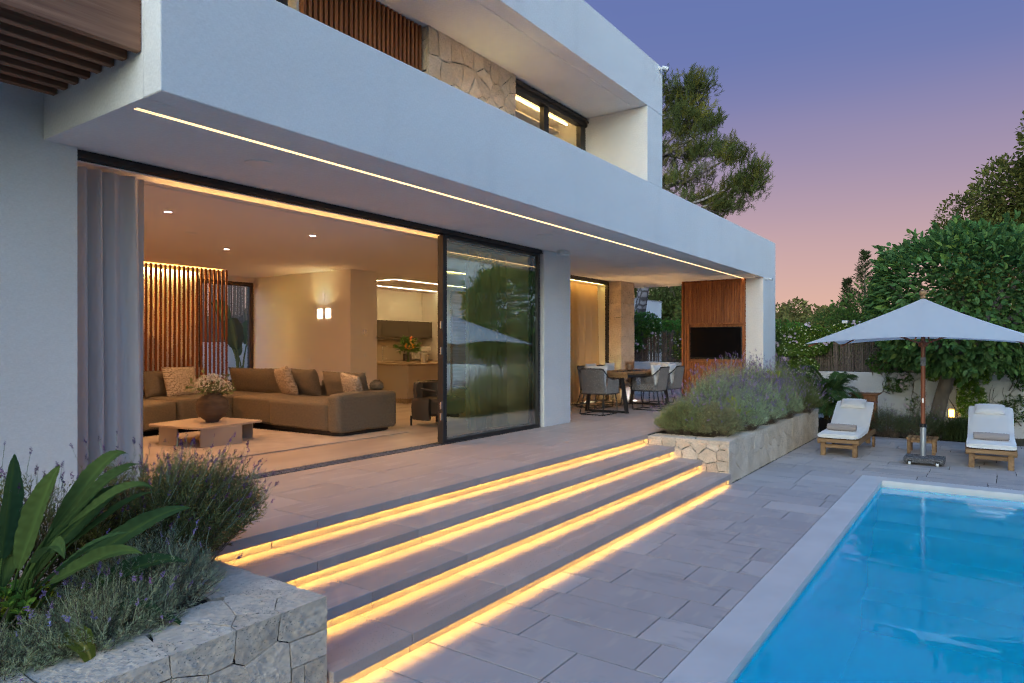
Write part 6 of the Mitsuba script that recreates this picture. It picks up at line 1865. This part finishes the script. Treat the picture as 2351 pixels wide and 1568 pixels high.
# ---- the tall pine beside the villa
pn = thing('pine_tree', 'tall leaning pine rising behind the villa roof', 'tree')
r66 = np.random.default_rng(66)
tk0 = np.array([[17.75, 8.25, -0.2], [17.78, 8.12, 2.4], [17.85, 7.95, 3.6], [18.1, 8.0, 5.2], [18.6, 8.2, 7.4], [19.0, 7.9, 9.6]])
B().tube(tk0, [0.20, 0.165, 0.16, 0.15, 0.10, 0.04], 18).out(pn + '__trunk', 'bark_pine', True)
clumps = []                                                   # branch ends: centre, size
for c, rr_, cnt in [((18.9, 7.4, 9.3), (0.9, 0.95, 0.60), 42), ((18.7, 6.7, 8.95), (0.7, 0.62, 0.62), 30), ((18.9, 8.1, 8.6), (1.1, 1.2, 0.9), 60), ((18.8, 7.1, 8.2), (0.9, 0.85, 0.65), 48), ((18.7, 6.35, 8.0), (0.6, 0.52, 0.50), 24), ((18.8, 7.6, 7.4), (1.0, 1.0, 0.7), 50), ((18.7, 6.4, 7.25), (0.6, 0.62, 0.42), 30), ((18.6, 5.72, 7.0), (0.5, 0.45, 0.40), 26), ((18.6, 7.0, 6.5), (0.8, 0.75, 0.32), 28), ((18.6, 6.6, 5.9), (0.7, 0.6, 0.25), 24), ((18.4, 5.35, 6.05), (0.5, 0.62, 0.36), 38), ((18.3, 5.05, 6.3), (0.35, 0.36, 0.30), 18), ((18.5, 6.0, 5.55), (0.6, 0.7, 0.26), 34), ((19.2, 9.2, 8.2), (1.2, 1.2, 1.2), 60), ((19.4, 9.6, 6.8), (1.2, 1.3, 0.9), 50), ((18.9, 8.4, 6.4), (0.9, 0.8, 0.5), 24)]:
    d = unit(r66.normal(0, 1, (cnt, 3))) * r66.uniform(0.2, 1, (cnt, 1)) ** 0.5
    d = d[: max(6, int(cnt * 0.72))]
    clumps.append(np.array(c) + d * np.array(rr_) * [0.9, 0.92, 0.66])
    root = tk0[np.argmin(np.abs(tk0[:, 2] - (c[2] - 0.9)))]
    root = np.array([np.interp(max(c[2] - 0.8, 3.9), tk0[:, 2], tk0[:, q]) for q in range(3)])
    cen = np.array(c)
    B().tube([root, root * 0.45 + cen * 0.55 + [0, 0, -0.10], cen], [0.055, 0.035, 0.018], 7, caps=False).out(pn + '__limb', 'bark_pine', True)
    b = B()
    for e in clumps[-1]:
        b.tube([cen + r66.normal(0, 0.05, 3), (cen + e) / 2 + [0, 0, -0.05], e], [0.014, 0.009, 0.005], 4, caps=False)
    b.out(pn + '__twigs', 'bark_pine', True)
cl = np.vstack(clumps)
sh_n = 9
c = np.repeat(cl, sh_n, 0)
c = c + r66.normal(0, 0.11, c.shape)
dirn = unit(np.array([0, -0.25, 1.0]) + r66.normal(0, 0.42, c.shape))
m = 26
t = np.tile(np.linspace(-0.1, 1, m), (len(c), 1)) * 0.24
p = (c[:, None] + dirn[:, None] * t[..., None]).reshape(-1, 3)
dd = unit(np.repeat(dirn, m, 0) * 1.0 + r66.normal(0, 0.55, (len(p), 3)))
s = r66.uniform(0.07, 0.12, len(p))
tone = np.repeat(np.exp(r66.normal(0, 0.28, len(cl))), sh_n * m)[:, None]
warm_ = np.repeat(r66.random(len(cl)) < 0.3, sh_n * m)
col = np.where(warm_[:, None], np.array([[0.10, 0.098, 0.030]]), np.array([[0.055, 0.068, 0.030]])) * tone * np.exp(r66.normal(0, 0.15, (len(p), 1)))
mesh_out(pn + '__needles', [scatter(*QUAD, frames2(dd, r66.normal(0, 1, dd.shape)), p, np.c_[s, np.full(len(s), 0.014), s], np.clip(col, 0.003, 0.5))], 'leaf_matte')

# ---- plants behind the living room window
sn = thing('bird_of_paradise', 'giant leaved plant outside the living room rear window', 'plant')
for j in range(12):
    b = B()
    big_leaf(b, (8.9 + r61.normal(0, 0.15), 13.5 + r61.normal(0, 0.1), 0.3), r61.uniform(0, TAU), r61.uniform(0.1, 0.4), r61.uniform(1.2, 2.0), 1.0, 0.42, r61.uniform(0.4, 1.0), np.array((0.035, 0.055, 0.03)) * r61.uniform(0.6, 1.3), r61, stalk=0.022, twist=r61.uniform(0, 1.4), n=14, m=7, rib=(0.10, 0.12, 0.05))
    b.out(sn + '__leaf', 'leaf', True, col=True)
gw = thing('garden_wall', 'pale wall behind the giant leaved plant outside the rear window', 'wall')
B().box(4.0, 16.0, 15.2, 15.4, -0.1, 1.9).out(gw, 'plaster')
reeds('reed screen above the wall outside the rear window', 15.3, 6.0, 14.0, 1.9, 3.4, 9, along_x=True)

# ---- woodland on the horizon, and an unseen tree belt keeping low sky off the left wall
wd = 'woodland'
labels[wd] = {'label': 'distant dark woodland closing the horizon all round', 'category': 'woodland', 'kind': 'stuff'}
r67 = np.random.default_rng(67)
n = 42000
a = r67.uniform(0, TAU, n)
R = r67.uniform(72, 95, n)
hmax = 3.6 + 3.2 * meshkit.fbm(np.c_[np.cos(a) * 14, np.sin(a) * 14, np.zeros(n)], 4, 5)
z = hmax * r67.uniform(0, 1, n) ** 0.7
p = np.c_[R * np.cos(a), R * np.sin(a), z]
d = unit(r67.normal(0, 1, (n, 3)))
s = r67.uniform(0.6, 1.5, n)
mesh_out(wd, [scatter(*QUAD, frames2(d, r67.normal(0, 1, d.shape)), p, np.c_[s, s * 0.7, s], shade((0.045, 0.055, 0.028), n, r67, 0.3))], 'leaf_matte')
labels['tree_belt'] = {'label': 'unseen belt of trees across the pool that keeps low sky light off the left wall', 'category': 'trees', 'kind': 'stuff'}
parts = []
for (x, y, h, w) in ((-16, -9, 8, 3.4), (-10, -10.5, 9, 3.6), (-4, -9.5, 8.5, 3.4), (2.0, -10.5, 9.0, 3.5), (7.5, -9.5, 7.5, 2.9), (3.0, -7.4, 3.2, 1.7), (6.5, -7.4, 2.9, 1.7), (10.2, -7.4, 3.3, 1.7), (13.4, -7.3, 3.1, 1.6), (-1.5, -7.4, 3.0, 1.8), (-9.0, -7.4, 3.2, 1.8)):
    n = int(900 * w * w / 3 + 1200)
    lb_ = unit(r67.normal(0, 1, (14, 3))) * 0.62
    i_ = r67.integers(0, 14, n)
    d = unit(r67.normal(0, 1, (n, 3)))
    p = (lb_[i_] + d * (0.42 * r67.uniform(0.4, 1, (n, 1)) ** 0.4)) * [w, w, h * 0.47] + [x, y, h * 0.5]
    s = r67.uniform(0.16, 0.34, n)
    parts.append(scatter(*QUAD, frames2(d + r67.normal(0, 0.5, d.shape), r67.normal(0, 1, d.shape)), p, np.c_[s, s * 0.6, s], shade((0.030, 0.055, 0.020), n, r67, 0.3)))
mesh_out('tree_belt', parts, 'leaf_matte')

# ------------------------------------------------------------------ repeats carry a group
GROUPS = {'sun_lounger': 'sun loungers beside the pool', 'pillow': 'pillows on the sun loungers', 'towel': 'rolled towels on the sun loungers', 'sofa_cushion': 'brown cushions on the sofa',
          'knit_cushion': 'beige knitted cushions on the sofa', 'bolster': 'bolsters on the sofa back', 'security_camera': 'security cameras on the villa', 'stone_planter': 'stone planters beside the steps',
          'lavender': 'lavender bushes in the planters', 'lavender_shrub': 'lavender shrubs in the garden bed', 'curtain': 'curtains of the villa', 'wine_glass': 'wine glasses on the kitchen island',
          'garden_wall': 'garden walls', 'reed_fence': 'reed screens on the garden walls', 'climber': 'climbing plants on the garden wall', 'hedge': 'hedges on the reed screens', 'tree': 'background trees', 'neighbour_house': 'neighbouring houses'}
for key, val in labels.items():
    base = key.rsplit('_', 1)[0] if key[-3:].isdigit() else key
    if '__' not in key and base in GROUPS and 'group' not in val:
        val['group'] = GROUPS[base]
